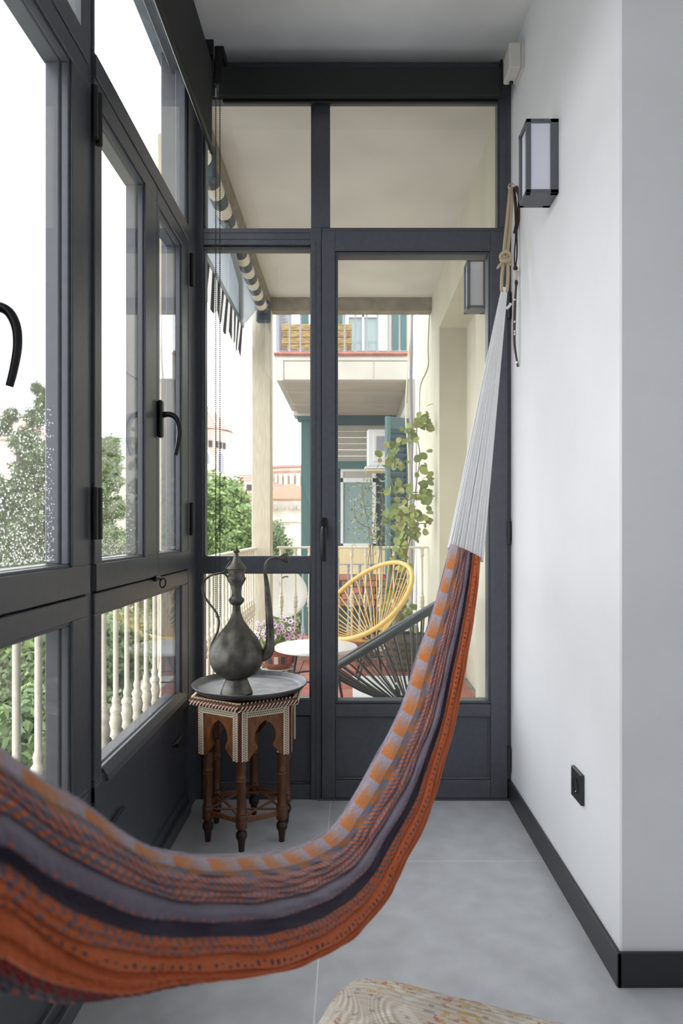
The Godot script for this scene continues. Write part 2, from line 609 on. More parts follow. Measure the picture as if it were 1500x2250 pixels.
# ---------------------------------------------------------------- the long glazed side
func slab(called: String, parent: Node3D, x0: float, x1: float, y0: float, y1: float, d0: float, d1: float, m: Material = null, bev := 0.002) -> MeshInstance3D:
	return part(called, mb().span(pt(x0, y0, d0), pt(x1, y1, d1), bev), m if m else M.frame, parent)

func leaf_frame(parent: Node3D, y0: float, y1: float, d0: float, d1: float, g: Array, x_in := XL) -> void:
	# one sash: g = [glass y0, glass y1, glass d0, glass d1]
	slab("bottom_rail", parent, x_in, -0.625, y0, g[0] - 0.008, d0, d1)
	slab("top_rail", parent, x_in, -0.625, g[1] + 0.008, y1, d0, d1)
	slab("stile", parent, x_in, -0.625, g[0] - 0.008, g[1] + 0.008, d0, g[2] - 0.008)
	slab("stile", parent, x_in, -0.625, g[0] - 0.008, g[1] + 0.008, g[3] + 0.008, d1)
	var xb := x_in - 0.006
	slab("glazing_bead", parent, xb, -0.622, g[0] - 0.01, g[0], d0 + 0.01, d1 - 0.01)
	slab("glazing_bead", parent, xb, -0.622, g[1], g[1] + 0.01, d0 + 0.01, d1 - 0.01)
	slab("glazing_bead", parent, xb, -0.622, g[0], g[1], g[2] - 0.01, g[2])
	slab("glazing_bead", parent, xb, -0.622, g[0], g[1], g[3], g[3] + 0.01)
	slab("outer_frame", parent, -0.6255, -0.66, g[0] - 0.04, g[0] + 0.002, d0, d1)
	slab("outer_frame", parent, -0.6255, -0.66, g[1] - 0.002, g[1] + 0.04, d0, d1)
	slab("outer_frame", parent, -0.6255, -0.66, g[0] + 0.002, g[1] - 0.002, d0, g[2] + 0.002)
	slab("outer_frame", parent, -0.6255, -0.655, g[0] + 0.002, g[1] - 0.002, g[3] - 0.004, d1)
	slab("pane", parent, -0.6125, -0.6175, g[0] - 0.004, g[1] + 0.004, g[2] - 0.004, g[3] + 0.004, M.glass, 0.0)

func lever_handle(parent: Node3D, d: float, y: float) -> void:
	part("handle", mb().box(pt(XL + 0.009, y, d), Vector3(0.016, 0.116, 0.026), 0.005), M.handle, parent)
	var q := pt(XL + 0.012, y + 0.012, d)
	var pts := smooth([q, q + Vector3(0.022, 0.003, 0), q + Vector3(0.042, -0.006, 0), q + Vector3(0.054, -0.03, 0), q + Vector3(0.056, -0.062, 0), q + Vector3(0.05, -0.098, 0), q + Vector3(0.043, -0.125, 0)], 5)
	var rad := []
	for k in pts.size():
		rad.append(lerpf(0.0095, 0.0065, float(k) / pts.size()))
	part("lever", mb().tube(pts, rad, 10), M.handle, parent)

func bay(called: String, label: String, d0: float, d1: float, dm: float, detailed: bool) -> void:
	var w := setting(called, label, "window")
	# fixed frame of the bay
	slab("sill_rail", w, XL - 0.003, -0.66, 0.0, 0.075, d0, d1)
	slab("floor_strip", w, XL + 0.012, XL - 0.003, 0.0, 0.045, d0, d1)
	slab("apron_panel", w, XL - 0.014, -0.66, 0.075, 0.40, d0, d1)
	slab("transom_bar", w, XL + 0.004, -0.66, 2.104, 2.158, d0, d1)
	slab("head_rail", w, XL + 0.004, -0.66, 2.72, HC, d0, d1)
	# top light
	var top := part("top_light", mb().span(pt(XL - 0.004, 2.158, d0), pt(-0.64, 2.168, d1)), M.frame, w)
	slab("bead", top, XL - 0.004, -0.64, 2.168, 2.72, d0, d0 + 0.012)
	slab("bead", top, XL - 0.004, -0.64, 2.168, 2.72, d1 - 0.028, d1)
	slab("pane", top, -0.6125, -0.6175, 2.166, 2.722, d0 + 0.01, d1 - 0.026, M.glass, 0.0)
	# lower awning sash
	var low := part("lower_sash", mb().span(pt(XL + 0.002, 0.392, d0), pt(-0.625, 0.44, d1), 0.002), M.frame, w)
	leaf_frame(low, 0.40, 0.893, d0, d1, [0.46, 0.836, d0 + 0.052, d1 - 0.095])
	part("sloped_bead", mb().prism(PackedVector2Array([Vector2(0, 0), Vector2(0.018, 0), Vector2(0.014, 0.014), Vector2(0, 0.034)]), d1 - d0 - 0.12, Basis(Vector3.RIGHT, Vector3.UP, Vector3.BACK), pt(XL - 0.006, 0.432, (d0 + d1) / 2.0)), M.frame, low)
	# two casements
	var ca := part("casement", mb().span(pt(XL + 0.004, 0.898, d0), pt(XL, 0.962, dm - 0.0015), 0.001), M.frame, w)
	leaf_frame(ca, 0.898, 2.104, d0, dm - 0.0015, [0.968, 2.047, d0 + 0.054, dm - 0.126])
	var cb := part("casement", mb().span(pt(XL + 0.004, 0.898, dm + 0.0015), pt(XL, 0.962, d1), 0.001), M.frame, w)
	leaf_frame(cb, 0.898, 2.104, dm + 0.0015, d1, [0.968, 2.047, dm + 0.036, d1 - 0.095])
	slab("dark_gap", w, XL - 0.012, -0.62, 0.892, 0.899, d0, d1, M.gasket, 0.0)
	lever_handle(cb, dm + 0.006, 1.385)
	if not detailed:
		return
	for y in [[1.94, 2.06], [1.02, 1.14]]:
		for e in [[ca, d0 - 0.006], [cb, d1 + 0.006]]:
			part("hinge", mb().tube([pt(XL + 0.012, y[0], e[1]), pt(XL + 0.012, y[1], e[1])], 0.008, 10), M.handle, e[0])
	for e in [[d0 + 0.1, 0.30], [d1 - 0.18, 0.30]]:   # slide bolts on the apron
		var bo := part("slide_bolt", mb().tube([pt(XL - 0.006, e[1], e[0]), pt(XL - 0.006, e[1] + 0.002, e[0] + 0.12)], 0.0045, 8), M.hinge, w)
		part("bolt_knob", mb().ball(pt(XL + 0.002, e[1], e[0] + 0.01), Vector3(0.008, 0.008, 0.008), 8), M.handle, bo)
	var la := part("latch", mb().box(pt(XL + 0.008, 0.893, dm - 0.03), Vector3(0.014, 0.016, 0.05), 0.004), M.handle, w)
	var ring := []
	for k in 16:
		var g := TAU * k / 16
		ring.append(pt(XL + 0.022 + 0.009 * cos(g), 0.878 + 0.014 * sin(g), dm - 0.015 + 0.004 * sin(g)))
	part("latch_ring", mb().tube(ring, 0.0022, 6, true), M.black_steel, la)

func rain_on(parent_path: String, d0: float, d1: float, y0: float, y1: float, n: int) -> void:
	# drops clinging to the outside of a pane, more of them low down
	var rng := RandomNumberGenerator.new()
	rng.seed = 8
	var m := mb()
	for k in n:
		var y := y0 + (y1 - y0) * pow(rng.randf(), 1.7)
		var r := rng.randf_range(0.0006, 0.0019)
		m.ball(pt(-0.6178, y, rng.randf_range(d0, d1)), Vector3(r * 0.55, r * rng.randf_range(1.0, 1.5), r), 6)
	part("rain_drops", m, M.water, get_node(parent_path)).set_meta("kind", "stuff")

func window_bays() -> void:
	bay("window_4", "glazed bay with two casements beside the side table", 1.60, 2.515, 2.113, true)
	bay("window_5", "glazed bay with two casements nearest the hammock's lower end", 0.60, 1.56, 1.083, true)
	bay("window_6", "glazed bay beside the viewpoint", -0.40, 0.56, 0.083, false)
	bay("window_7", "glazed bay behind the viewpoint", -1.40, -0.44, -0.917, false)
	rain_on("window_5", 1.14, 1.42, 0.98, 1.30, 1300)
	rain_on("window_4", 1.68, 1.98, 0.98, 1.18, 350)
	var wl := setting("wall_left", "plain white wall past the last glazed bay", "wall")
	part("plaster", mb().span(pt(-0.7, 0, DB), pt(XL, HC, -1.44)), M.wall, wl)
	var t := setting("trim_2", "charcoal posts between the glazed bays", "frame")
	for d in [[1.56, 1.60], [0.56, 0.60], [-0.44, -0.40], [-1.44, -1.40]]:
		slab("post", t, XL - 0.008, -0.665, 0.0, HC, d[0], d[1])
	slab("post", t, XL + 0.002, -0.70, 0.0, HC, 2.515, 2.70)

# ---------------------------------------------------------------- terrace
const XW := 0.62       # terrace wall
const XB := -0.73      # balustrade
const HT := 2.82       # terrace soffit

var baluster_mesh := {}
func baluster_shape(y0: float, y1: float, knob: float) -> ArrayMesh:
	var key := "%f %f %f" % [y0, y1, knob]
	if not baluster_mesh.has(key):
		var p := [Vector2(0.0, y0), Vector2(0.018, y0), Vector2(0.018, y0 + 0.012), Vector2(0.0125, y0 + 0.02), Vector2(0.0125, y0 + 0.03), Vector2(0.0088, y0 + 0.04)]
		for q in [[0.0088, -0.085], [0.0115, -0.08], [0.014, -0.07], [0.0105, -0.058], [0.0125, -0.05], [0.0195, -0.042], [0.0195, -0.034], [0.0145, -0.026], [0.0175, -0.018], [0.0205, 0.0], [0.0175, 0.018], [0.0145, 0.026], [0.0185, 0.033], [0.0185, 0.04], [0.0125, 0.048], [0.0105, 0.056], [0.013, 0.064], [0.0115, 0.074], [0.0088, 0.08]]:
			p.append(Vector2(q[0], knob + q[1]))
		for q in [[0.0085, -0.075], [0.012, -0.068], [0.0155, -0.058], [0.0155, -0.046], [0.011, -0.036], [0.014, -0.02], [0.016, -0.01], [0.016, 0.0], [0.0, 0.0]]:
			p.append(Vector2(q[0], y1 + q[1]))
		baluster_mesh[key] = mb().lathe(p, 10).done()
	return baluster_mesh[key]

func lantern(label: String, at: Vector3) -> void:   # box lantern on a wall to the right; «at» is the foot of its wall side, near edge
	var o := thing("wall_lantern", label, "wall lamp", at, "box wall lanterns")
	var w := 0.096
	var h := 0.2215
	var b := 0.014
	var body := mb()
	for x in [[-w, -w + b], [-0.024, 0.0]]:
		for z in [[-0.094, -0.094 + b], [-b, 0.0]]:
			body.span(Vector3(x[0], 0, z[0]), Vector3(x[1], h, z[1]), 0.001)
	body.span(Vector3(-w, 0, -0.094), Vector3(0, 0.012, 0), 0.001)
	body.span(Vector3(-w, h - 0.012, -0.094), Vector3(0, h, 0), 0.001)
	part("frame", body, M.lamp_frame, o)
	part("back_plate", mb().span(Vector3(-0.008, 0.012, -0.092), Vector3(0, h - 0.012, -0.002)), M.lamp_frame, o)
	part("diffuser", mb().span(Vector3(-w + 0.008, 0.012, -0.090), Vector3(-0.012, h - 0.012, -0.004)), M.diffuser, o)

func terrace() -> void:
	var fl := setting("floor_terrace", "red terracotta tile floor of the terrace", "floor")
	part("bed", mb().span(pt(-0.82, -0.25, 2.70), pt(0.9, -0.012, 5.56)), M.taupe, fl)
	var tiles := [mb().box(Vector3.ZERO, Vector3(0.282, 0.02, 0.282), 0.002).done()]
	for i in 5:
		for k in 10:
			part("tile", tiles[0], M.terracotta if (i * 7 + k * 5) % 3 else M.terracotta_pale, fl, pt(-0.66 + 0.1435 + i * 0.287, -0.01, 2.72 + 0.1435 + k * 0.287))
	var ke := setting("trim_3", "cream kerb under the terrace balustrades", "kerb")
	part("kerb", mb().span(pt(-0.82, -0.25, 5.42), pt(XW, 0.075, 5.58), 0.004), M.stone_cream, ke)
	part("kerb", mb().span(pt(-0.82, -0.25, 0.3), pt(-0.672, 0.02, 5.42), 0.004), M.stone_cream, ke)
	part("ledge", mb().span(pt(-0.68, -0.25, DB), pt(-0.662, -0.01, 2.7)), M.stone_cream, ke)
	var ce := setting("ceiling_terrace", "pale grey painted soffit over the terrace", "ceiling")
	part("soffit", mb().span(pt(-0.725, HT, 2.70), pt(0.95, HT + 0.25, 5.34)), M.soffit, ce)
	part("end_beam", mb().span(pt(-0.725, 2.715, 5.24), pt(XW, HT, 5.34), 0.004), M.taupe, ce)
	part("edge_beam", mb().span(pt(-0.725, 2.76, 2.74), pt(-0.615, HT, 5.24), 0.004), M.taupe, ce)
	var ev := setting("trim_4", "weathered grey eaves board above the glazed bays", "eaves")
	part("board", mb().span(pt(-0.725, 2.80, DB), pt(-0.666, 3.05, 2.74), 0.003), M.weathered, ev)
	var w := setting("wall_terrace", "cream-yellow rendered terrace wall with a deep door recess", "wall")
	part("render", mb().span(pt(XW, -0.3, 2.72), pt(1.2, HT, 3.4)), M.cream_wall, w)
	part("lintel", mb().span(pt(XW, 2.46, 3.4), pt(1.2, HT, 4.82)), M.cream_wall, w)
	part("recess", mb().span(pt(0.816, -0.3, 3.4), pt(1.2, 2.46, 4.82)), M.cream_wall, w)
	part("render", mb().span(pt(XW, -6, 4.82), pt(1.2, 6, 6.2), 0.004), M.cream_wall, w)
	part("parapet", mb().span(pt(XW, HT, 2.72), pt(1.2, 6, 4.82)), M.cream_wall, w)
	for e in [[5.27, -0.756, -0.611, "cream wooden post at the far terrace corner"], [2.95, -0.83, -0.768, "slim cream post outside the window corner"]]:
		var po := thing("terrace_post", e[3], "post", pt((e[1] + e[2]) / 2, 0, e[0]))
		var wd: float = e[2] - e[1]
		part("shaft", mb().span(Vector3(-wd / 2, -0.2, -wd / 2), Vector3(wd / 2, 2.74, wd / 2), 0.006), M.cream_wood, po)
		if wd < 0.1:
			part("collar", mb().box(Vector3(0, 1.72, 0), Vector3(wd + 0.02, 0.09, wd + 0.02), 0.006), M.cream_wood, po)
	# balustrades
	var ra := thing("balustrade", "cream cast-iron balustrade running outside the glazed bays", "railing", pt(XB, 0, 3.0))
	part("handrail", mb().box(Vector3(0, 0.893, 0.06), Vector3(0.044, 0.022, 4.46), 0.006), M.cast_cream, ra)
	part("bottom_rail", mb().box(Vector3(0, 0.055, 0.06), Vector3(0.03, 0.014, 4.46), 0.003), M.cast_cream, ra)
	var bm := baluster_shape(0.0, 0.883, 0.446)
	for k in 42:
		part("baluster", bm, M.cast_cream, ra, Vector3(0, 0, 2.2 - k * 0.105 + 0.045))
	var rb := thing("balustrade", "cream cast-iron balustrade across the far end of the terrace", "railing", pt(0.01, 0.075, 5.48))
	part("handrail", mb().box(Vector3(0, 0.818, 0), Vector3(1.21, 0.018, 0.04), 0.005), M.cast_cream, rb)
	part("bottom_rail", mb().box(Vector3(0, 0.03, 0), Vector3(1.21, 0.012, 0.03), 0.003), M.cast_cream, rb)
	var fm := baluster_shape(0.0, 0.809, 0.385)
	for k in 11:
		part("baluster", fm, M.cast_cream, rb, Vector3(-0.57 + k * 0.113, 0, 0))
	lantern("box lantern outside, on the cream terrace wall", pt(XW, 2.041, 3.08))
	awning()
	var ca := one("wall_cable", mb().tube(smooth([pt(0.616, 2.75, 5.36), pt(0.616, 2.5, 5.47), pt(0.616, 2.36, 5.44), pt(0.616, 2.33, 5.62), pt(0.616, 2.3, 6.1), pt(0.616, 2.0, 6.14)], 5), 0.0035, 6), M.cable_grey, "thin grey cable drooping across the cream terrace wall", "cable")
	ca.set_meta("group", "cables on the terrace wall")

func awning() -> void:
	var o := thing("awning", "black and white striped awning half rolled up under the terrace soffit", "awning", pt(-0.66, 2.69, 4.0))
	# rolled fabric on its tube, in stripes
	var d0 := 3.03
	var d1 := 5.12
	var roll := mb()
	var step := 0.105
	var k := 0
	var d := d0
	while d < d1 - 0.01:
		roll.col = Color(0.02, 0.025, 0.03) if k % 2 else Color(0.74, 0.69, 0.55)
		var e := minf(d + step, d1)
		var a := pt(0, 0, d - 4.0)
		var z := pt(0, 0, e - 4.0)
		roll.tube([a, a.lerp(z, 0.5), z], [0.0415, 0.043, 0.0415] if k % 2 == 0 else [0.0415, 0.0418, 0.0415], 16, false, k == 0 or e >= d1 - 0.01)
		d = e
		k += 1
	part("rolled_fabric", roll, M.painted, o)
	# taut piece from the roll to the front bar
	var rows := []
	for s in 9:
		var f := s / 8.0
		var row := PackedVector3Array()
		for q in 25:
			row.append(Vector3(-0.03 - 0.115 * f, 0.03 - 0.15 * f - 0.012 * sin(PI * f), -(lerpf(d0, d1, q / 24.0) - 4.0)))
		rows.append(row)
	part("canopy", mb().grid(rows), M.awning_cloth, o)
	part("front_bar", mb().span(Vector3(-0.158, -0.142, -(d1 - 4.0)), Vector3(-0.138, -0.118, -(d0 - 4.0)), 0.003), M.awning_bar, o)
	# hanging valance, each scallop two stripes
	var m := 0
	d = d0
	while d < d1:
		var c := mb()
		c.col = Color(0.025, 0.028, 0.03) if m % 2 else Color(0.86, 0.85, 0.85)
		var e := minf(d + 0.074, d1)
		var vr := []
		for s in 7:
			var row := PackedVector3Array()
			for q in 5:
				var dd := lerpf(d, e, q / 4.0)
				var ph := fposmod((dd - d0) / 0.222, 1.0)
				var drop := 0.19 + 0.045 * sin(PI * ph)
				row.append(Vector3(-0.15 + 0.01 * sin(dd * 11.0) * s / 6.0 - 0.012 * s / 6.0, -0.135 - drop * s / 6.0, -(dd - 4.0)))
			vr.append(row)
		c.grid(vr)
		part("valance_stripe", c, M.awning_stripe, o)
		d = e
		m += 1
	# folding arm and end brackets
	part("folding_arm", mb().tube([Vector3(0.01, -0.07, -(3.55 - 4.0)), Vector3(-0.04, -0.085, -(4.35 - 4.0)), Vector3(-0.135, -0.12, -(4.95 - 4.0))], 0.017, 8), M.awning_bar, o)
	for e in [d0, d1]:
		var br := part("bracket", mb().box(Vector3(0.0, -0.012, -(e + 0.03 - 4.0)), Vector3(0.11, 0.16, 0.05), 0.012), M.bracket, o)
		part("bolt", mb().ball(Vector3(0.03, 0.03, -(e - 4.0)), Vector3(0.01, 0.01, 0.008), 8), M.steel, br)

# ---------------------------------------------------------------- neighbour across the light well
func plate(called: String, parent: Node3D, u0: float, v0: float, u1: float, v1: float, d0: float, d1: float, m: Material, bev := 0.003) -> MeshInstance3D:
	var a := seen(u0, v1, d0)
	var b := seen(u1, v0, d0)
	return part(called, mb().span(Vector3(a.x, a.y, -d0), Vector3(b.x, b.y, -d1), bev), m, parent)

func neighbour() -> void:
	var h := thing("neighbour_house", "teal and cream neighbouring house with a balcony, across from the terrace", "building")
	# upper balcony
	plate("balcony_slab", h, 606, 779, 897, 835, 6.9, 8.75, M.stone_cream)
	plate("terracotta_edge", h, 600, 772.5, 897, 779, 6.86, 8.7, M.terracotta_pale, 0.01)
	plate("fascia_mould", h, 607, 785, 897, 792, 6.885, 6.9, M.stone_cream)
	plate("fascia_pilaster", h, 605, 792, 622, 836, 6.88, 6.9, M.stone_cream)
	plate("fascia_panel", h, 624, 794, 820, 834, 6.893, 6.9, M.stone_cream)
	plate("fascia_panel", h, 823, 794, 897, 834, 6.893, 6.9, M.stone_cream)
	for e in [[6.95, 7.37, -0.722, 2.535], [7.37, 8.0, -0.69, 2.515], [8.0, 8.75, -0.675, 2.495]]:
		part("corbel_board", mb().span(pt(e[2], e[3], e[0]), pt(0.58, 2.56, e[1]), 0.004), M.corbel, h)
	# glazed gallery below
	plate("capital", h, 644, 903, 690, 913, 8.6, 8.9, M.stone_cream)
	plate("capital", h, 652, 913, 686, 922, 8.65, 8.9, M.teal)
	plate("column", h, 661, 922, 683, 1420, 8.7, 8.9, M.teal)
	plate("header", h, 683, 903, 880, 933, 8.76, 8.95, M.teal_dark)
	for k in 6:
		plate("shutter_slat", h, 683, 934 + k * 13.6, 880, 946.8 + k * 13.6, 8.80 + 0.004 * (k % 2), 8.84, M.slat_beige, 0.006)
	plate("rail", h, 683, 1015, 880, 1030, 8.76, 8.9, M.teal)
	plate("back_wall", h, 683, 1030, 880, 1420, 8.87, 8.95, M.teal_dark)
	var wf := plate("window", h, 751, 1050, 822, 1200, 8.80, 8.81, M.far_glass)
	for e in [[748, 1029, 826, 1036], [748, 1050, 826, 1060], [748, 1194, 826, 1202], [748, 1036, 754, 1200], [818, 1036, 826, 1200]]:
		plate("window_frame", wf, e[0], e[1], e[2], e[3], 8.78, 8.83, M.white_paint)
	plate("window_panel", h, 751, 1036, 820, 1050, 8.79, 8.8, M.slat_beige)
	plate("parapet_panel", h, 745, 1203, 850, 1262, 8.72, 8.8, M.ochre_panel)
	for k in 5:
		for q in 4:
			plate("brick", h, 745 + q * 27 + (k % 2) * 6, 1263 + k * 14, 770 + q * 27 + (k % 2) * 6, 1275.5 + k * 14, 8.7, 8.78, M.brown_board if (k + q) % 3 else M.terracotta_pale, 0.006)
	part("side_wall", mb().span(pt(0.58, -4, 6.9), pt(1.3, 2.56, 9.0)), M.greige, h)
	part("lower_floor", mb().span(pt(-0.75, -0.6, 6.85), pt(0.58, -0.32, 8.8)), M.terracotta_pale, h)
	part("lower_wall", mb().span(pt(-0.7, -6, 6.95), pt(0.58, -0.6, 8.8)), M.stone_cream, h)
	part("floor_edge", mb().span(pt(-0.77, -0.5, 6.8), pt(0.58, -0.36, 6.86), 0.01), M.stone_cream, h)
	# upper wall
	plate("upper_wall", h, 690, 300, 897, 772, 8.6, 9.0, M.stone_cream)
	plate("pilaster", h, 836, 300, 860, 772, 8.52, 8.6, M.stone_cream)
	var uw := plate("window", h, 764, 560, 832, 770, 8.56, 8.57, M.far_glass)
	for e in [[758, 540, 766, 772], [795, 560, 800, 772], [830, 540, 836, 772], [766, 690, 830, 697]]:
		plate("window_frame", uw, e[0], e[1], e[2], e[3], 8.53, 8.58, M.white_paint)
	for e in [[658, 678], [742, 752], [862, 876], [880, 893]]:
		plate("shutter", h, e[0], 500, e[1], 771, 8.45, 8.5, M.teal)
	plate("shutter_board", h, 606, 640, 640, 771, 8.4, 8.44, M.cast_grey)
	# door frame seen edge-on on the side wall
	part("door_frame", mb().span(pt(0.565, 0, 7.0), pt(0.582, 2.33, 7.08), 0.003), M.white_paint, h)
	part("door_frame", mb().span(pt(0.565, 2.25, 7.08), pt(0.582, 2.33, 8.1), 0.003), M.white_paint, h)
	# railings
	var up := thing("balcony_railing", "grey iron railing of the upper balcony", "railing", pt(0, 2.83, 6.93))
	part("handrail", mb().box(Vector3(-0.085, 0.99, 0), Vector3(1.33, 0.03, 0.04), 0.006), M.cast_grey, up)
	part("bottom_rail", mb().box(Vector3(-0.085, 0.012, 0), Vector3(1.33, 0.012, 0.03), 0.003), M.cast_grey, up)
	var gm := baluster_shape(0.0, 0.98, 0.55)
	for k in 12:
		part("baluster", gm, M.cast_grey, up, Vector3(-0.735 + k * 0.1115, 0, 0))
	for k in 9:
		part("baluster", gm, M.cast_grey, up, Vector3(-0.735, 0, -0.1 - k * 0.11))
	var lo := thing("lower_railing", "grey iron railing in front of the neighbour's lower terrace", "railing", pt(-0.2, -0.315, 6.9))
	part("handrail", mb().box(Vector3(0.0, 0.998, 0), Vector3(1.08, 0.012, 0.03), 0.003), M.cast_grey, lo)
	part("bottom_rail", mb().box(Vector3(0.0, 0.04, 0), Vector3(1.08, 0.012, 0.03), 0.003), M.cast_grey, lo)
	var lm := baluster_shape(0.0, 0.99, 0.33)
	for k in 10:
		part("baluster", lm, M.cast_grey, lo, Vector3(-0.515 + k * 0.1145, 0, 0))
	# timber planter on the balcony
	var pl := thing("timber_planter", "long pine board planter standing on the upper balcony", "planter", seen(696, 772, 7.02))
	for k in 4:
		var off := 0.02 if k % 2 else 0.0
		part("board", mb().box(Vector3(0, 0.036 + k * 0.069, 0.0), Vector3(0.70 + off, 0.066, 0.035), 0.005), M.pine_board, pl)
		part("board", mb().box(Vector3(0, 0.036 + k * 0.069, -0.26), Vector3(0.70 + off, 0.066, 0.035), 0.005), M.pine_board, pl)
		for s in [-1, 1]:
			part("board_end", mb().box(Vector3(s * 0.33, 0.036 + k * 0.069 + (0.004 if k % 2 else -0.004), -0.13), Vector3(0.035, 0.06, 0.32 - off * 3), 0.004), M.brown_board, pl)
	# air conditioner on its shelf
	var ac := thing("air_conditioner", "white air conditioner unit on a bracket beside the teal shutter", "air conditioner", seen(832, 1025, 7.5))
	part("case", mb().span(Vector3(-0.125, 0, -0.3), Vector3(0.12, 0.41, 0.0), 0.012), M.white_paint, ac)
	part("front_panel", mb().span(Vector3(-0.06, 0.05, 0.0), Vector3(0.10, 0.38, 0.012), 0.006), M.white_plastic, ac)
	part("outlet", mb().span(Vector3(-0.03, 0.17, 0.012), Vector3(0.06, 0.33, 0.02), 0.004), M.cast_grey, ac)
	part("shelf", mb().span(Vector3(-0.155, -0.025, -0.32), Vector3(0.2, 0.0, 0.03), 0.004), M.white_paint, ac)
	part("shelf_bracket", mb().span(Vector3(-0.14, -0.05, -0.32), Vector3(0.2, -0.03, 0.02), 0.003), M.cable_cream, ac)
	# folded louvred shutter
	var ang := 0.62
	var sh := thing("louvred_shutter", "teal louvred shutter leaf standing open beside the climbing plant", "shutter", pt(0.345, 0.05, 6.72), "", 0.0)
	var sb := Basis(Vector3.UP, ang)
	part("stile", mb().box(sb * Vector3(0.02, 1.05, 0), Vector3(0.04, 2.1, 0.045), 0.003, sb), M.teal, sh)
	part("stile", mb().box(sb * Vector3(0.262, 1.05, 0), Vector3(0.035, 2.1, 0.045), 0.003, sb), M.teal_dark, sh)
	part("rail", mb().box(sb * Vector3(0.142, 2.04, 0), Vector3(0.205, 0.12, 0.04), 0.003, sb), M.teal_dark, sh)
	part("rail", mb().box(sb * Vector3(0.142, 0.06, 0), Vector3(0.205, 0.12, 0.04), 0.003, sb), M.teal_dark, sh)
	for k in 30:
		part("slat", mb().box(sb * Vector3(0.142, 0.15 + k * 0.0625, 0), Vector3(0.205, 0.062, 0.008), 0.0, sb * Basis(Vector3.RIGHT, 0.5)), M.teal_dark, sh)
	# cables and pipe down the corner
	var spec := [[0.562, 6.34, 0.017, "cable_grey"], [0.594, 6.30, 0.011, "cable_white"], [0.536, 6.36, 0.007, "cable_cream"], [0.582, 6.40, 0.008, "cable_cream"]]
	var cl := ["thick grey cable hanging down the corner of the cream wall", "white cable among the bundle at the cream wall corner", "cream cable with a loose loop beside the grey cable", "thin cream cable at the back of the corner bundle"]
	for k in 4:
		var e: Array = spec[k]
		var pts := []
		for s in 16:
			var y := 3.4 - s * 0.26
			var bulge := 0.02 * sin(s * 1.3 + k * 2.0) if k != 2 else -0.04 * exp(-pow((y - 2.15) / 0.3, 2.0)) + 0.008 * sin(s * 1.0)
			pts.append(pt(e[0] + bulge * (0.3 if k == 0 else 0.6), y, e[1]))
		one("hanging_cable", mb().tube(smooth(pts, 4), e[2], 8), M[e[3]], cl[k], "cable", Vector3.ZERO, "cables in the corner bundle")
	one("drain_pipe", mb().tube([pt(0.625, -3, 6.235), pt(0.625, 0, 6.235), pt(0.625, 5, 6.235)], 0.02, 12), M.cable_white, "white vertical pipe at the end of the cream wall", "pipe")

# ---------------------------------------------------------------- town and trees
func arch_outline(w: float, h: float, steps := 8) -> PackedVector2Array:
	var p := PackedVector2Array([Vector2(-w / 2, 0), Vector2(w / 2, 0)])
	for k in steps + 1:
		var g := PI * k / steps
		p.append(Vector2(cos(g) * w / 2, h - w / 2 + sin(g) * w / 2))
	return p

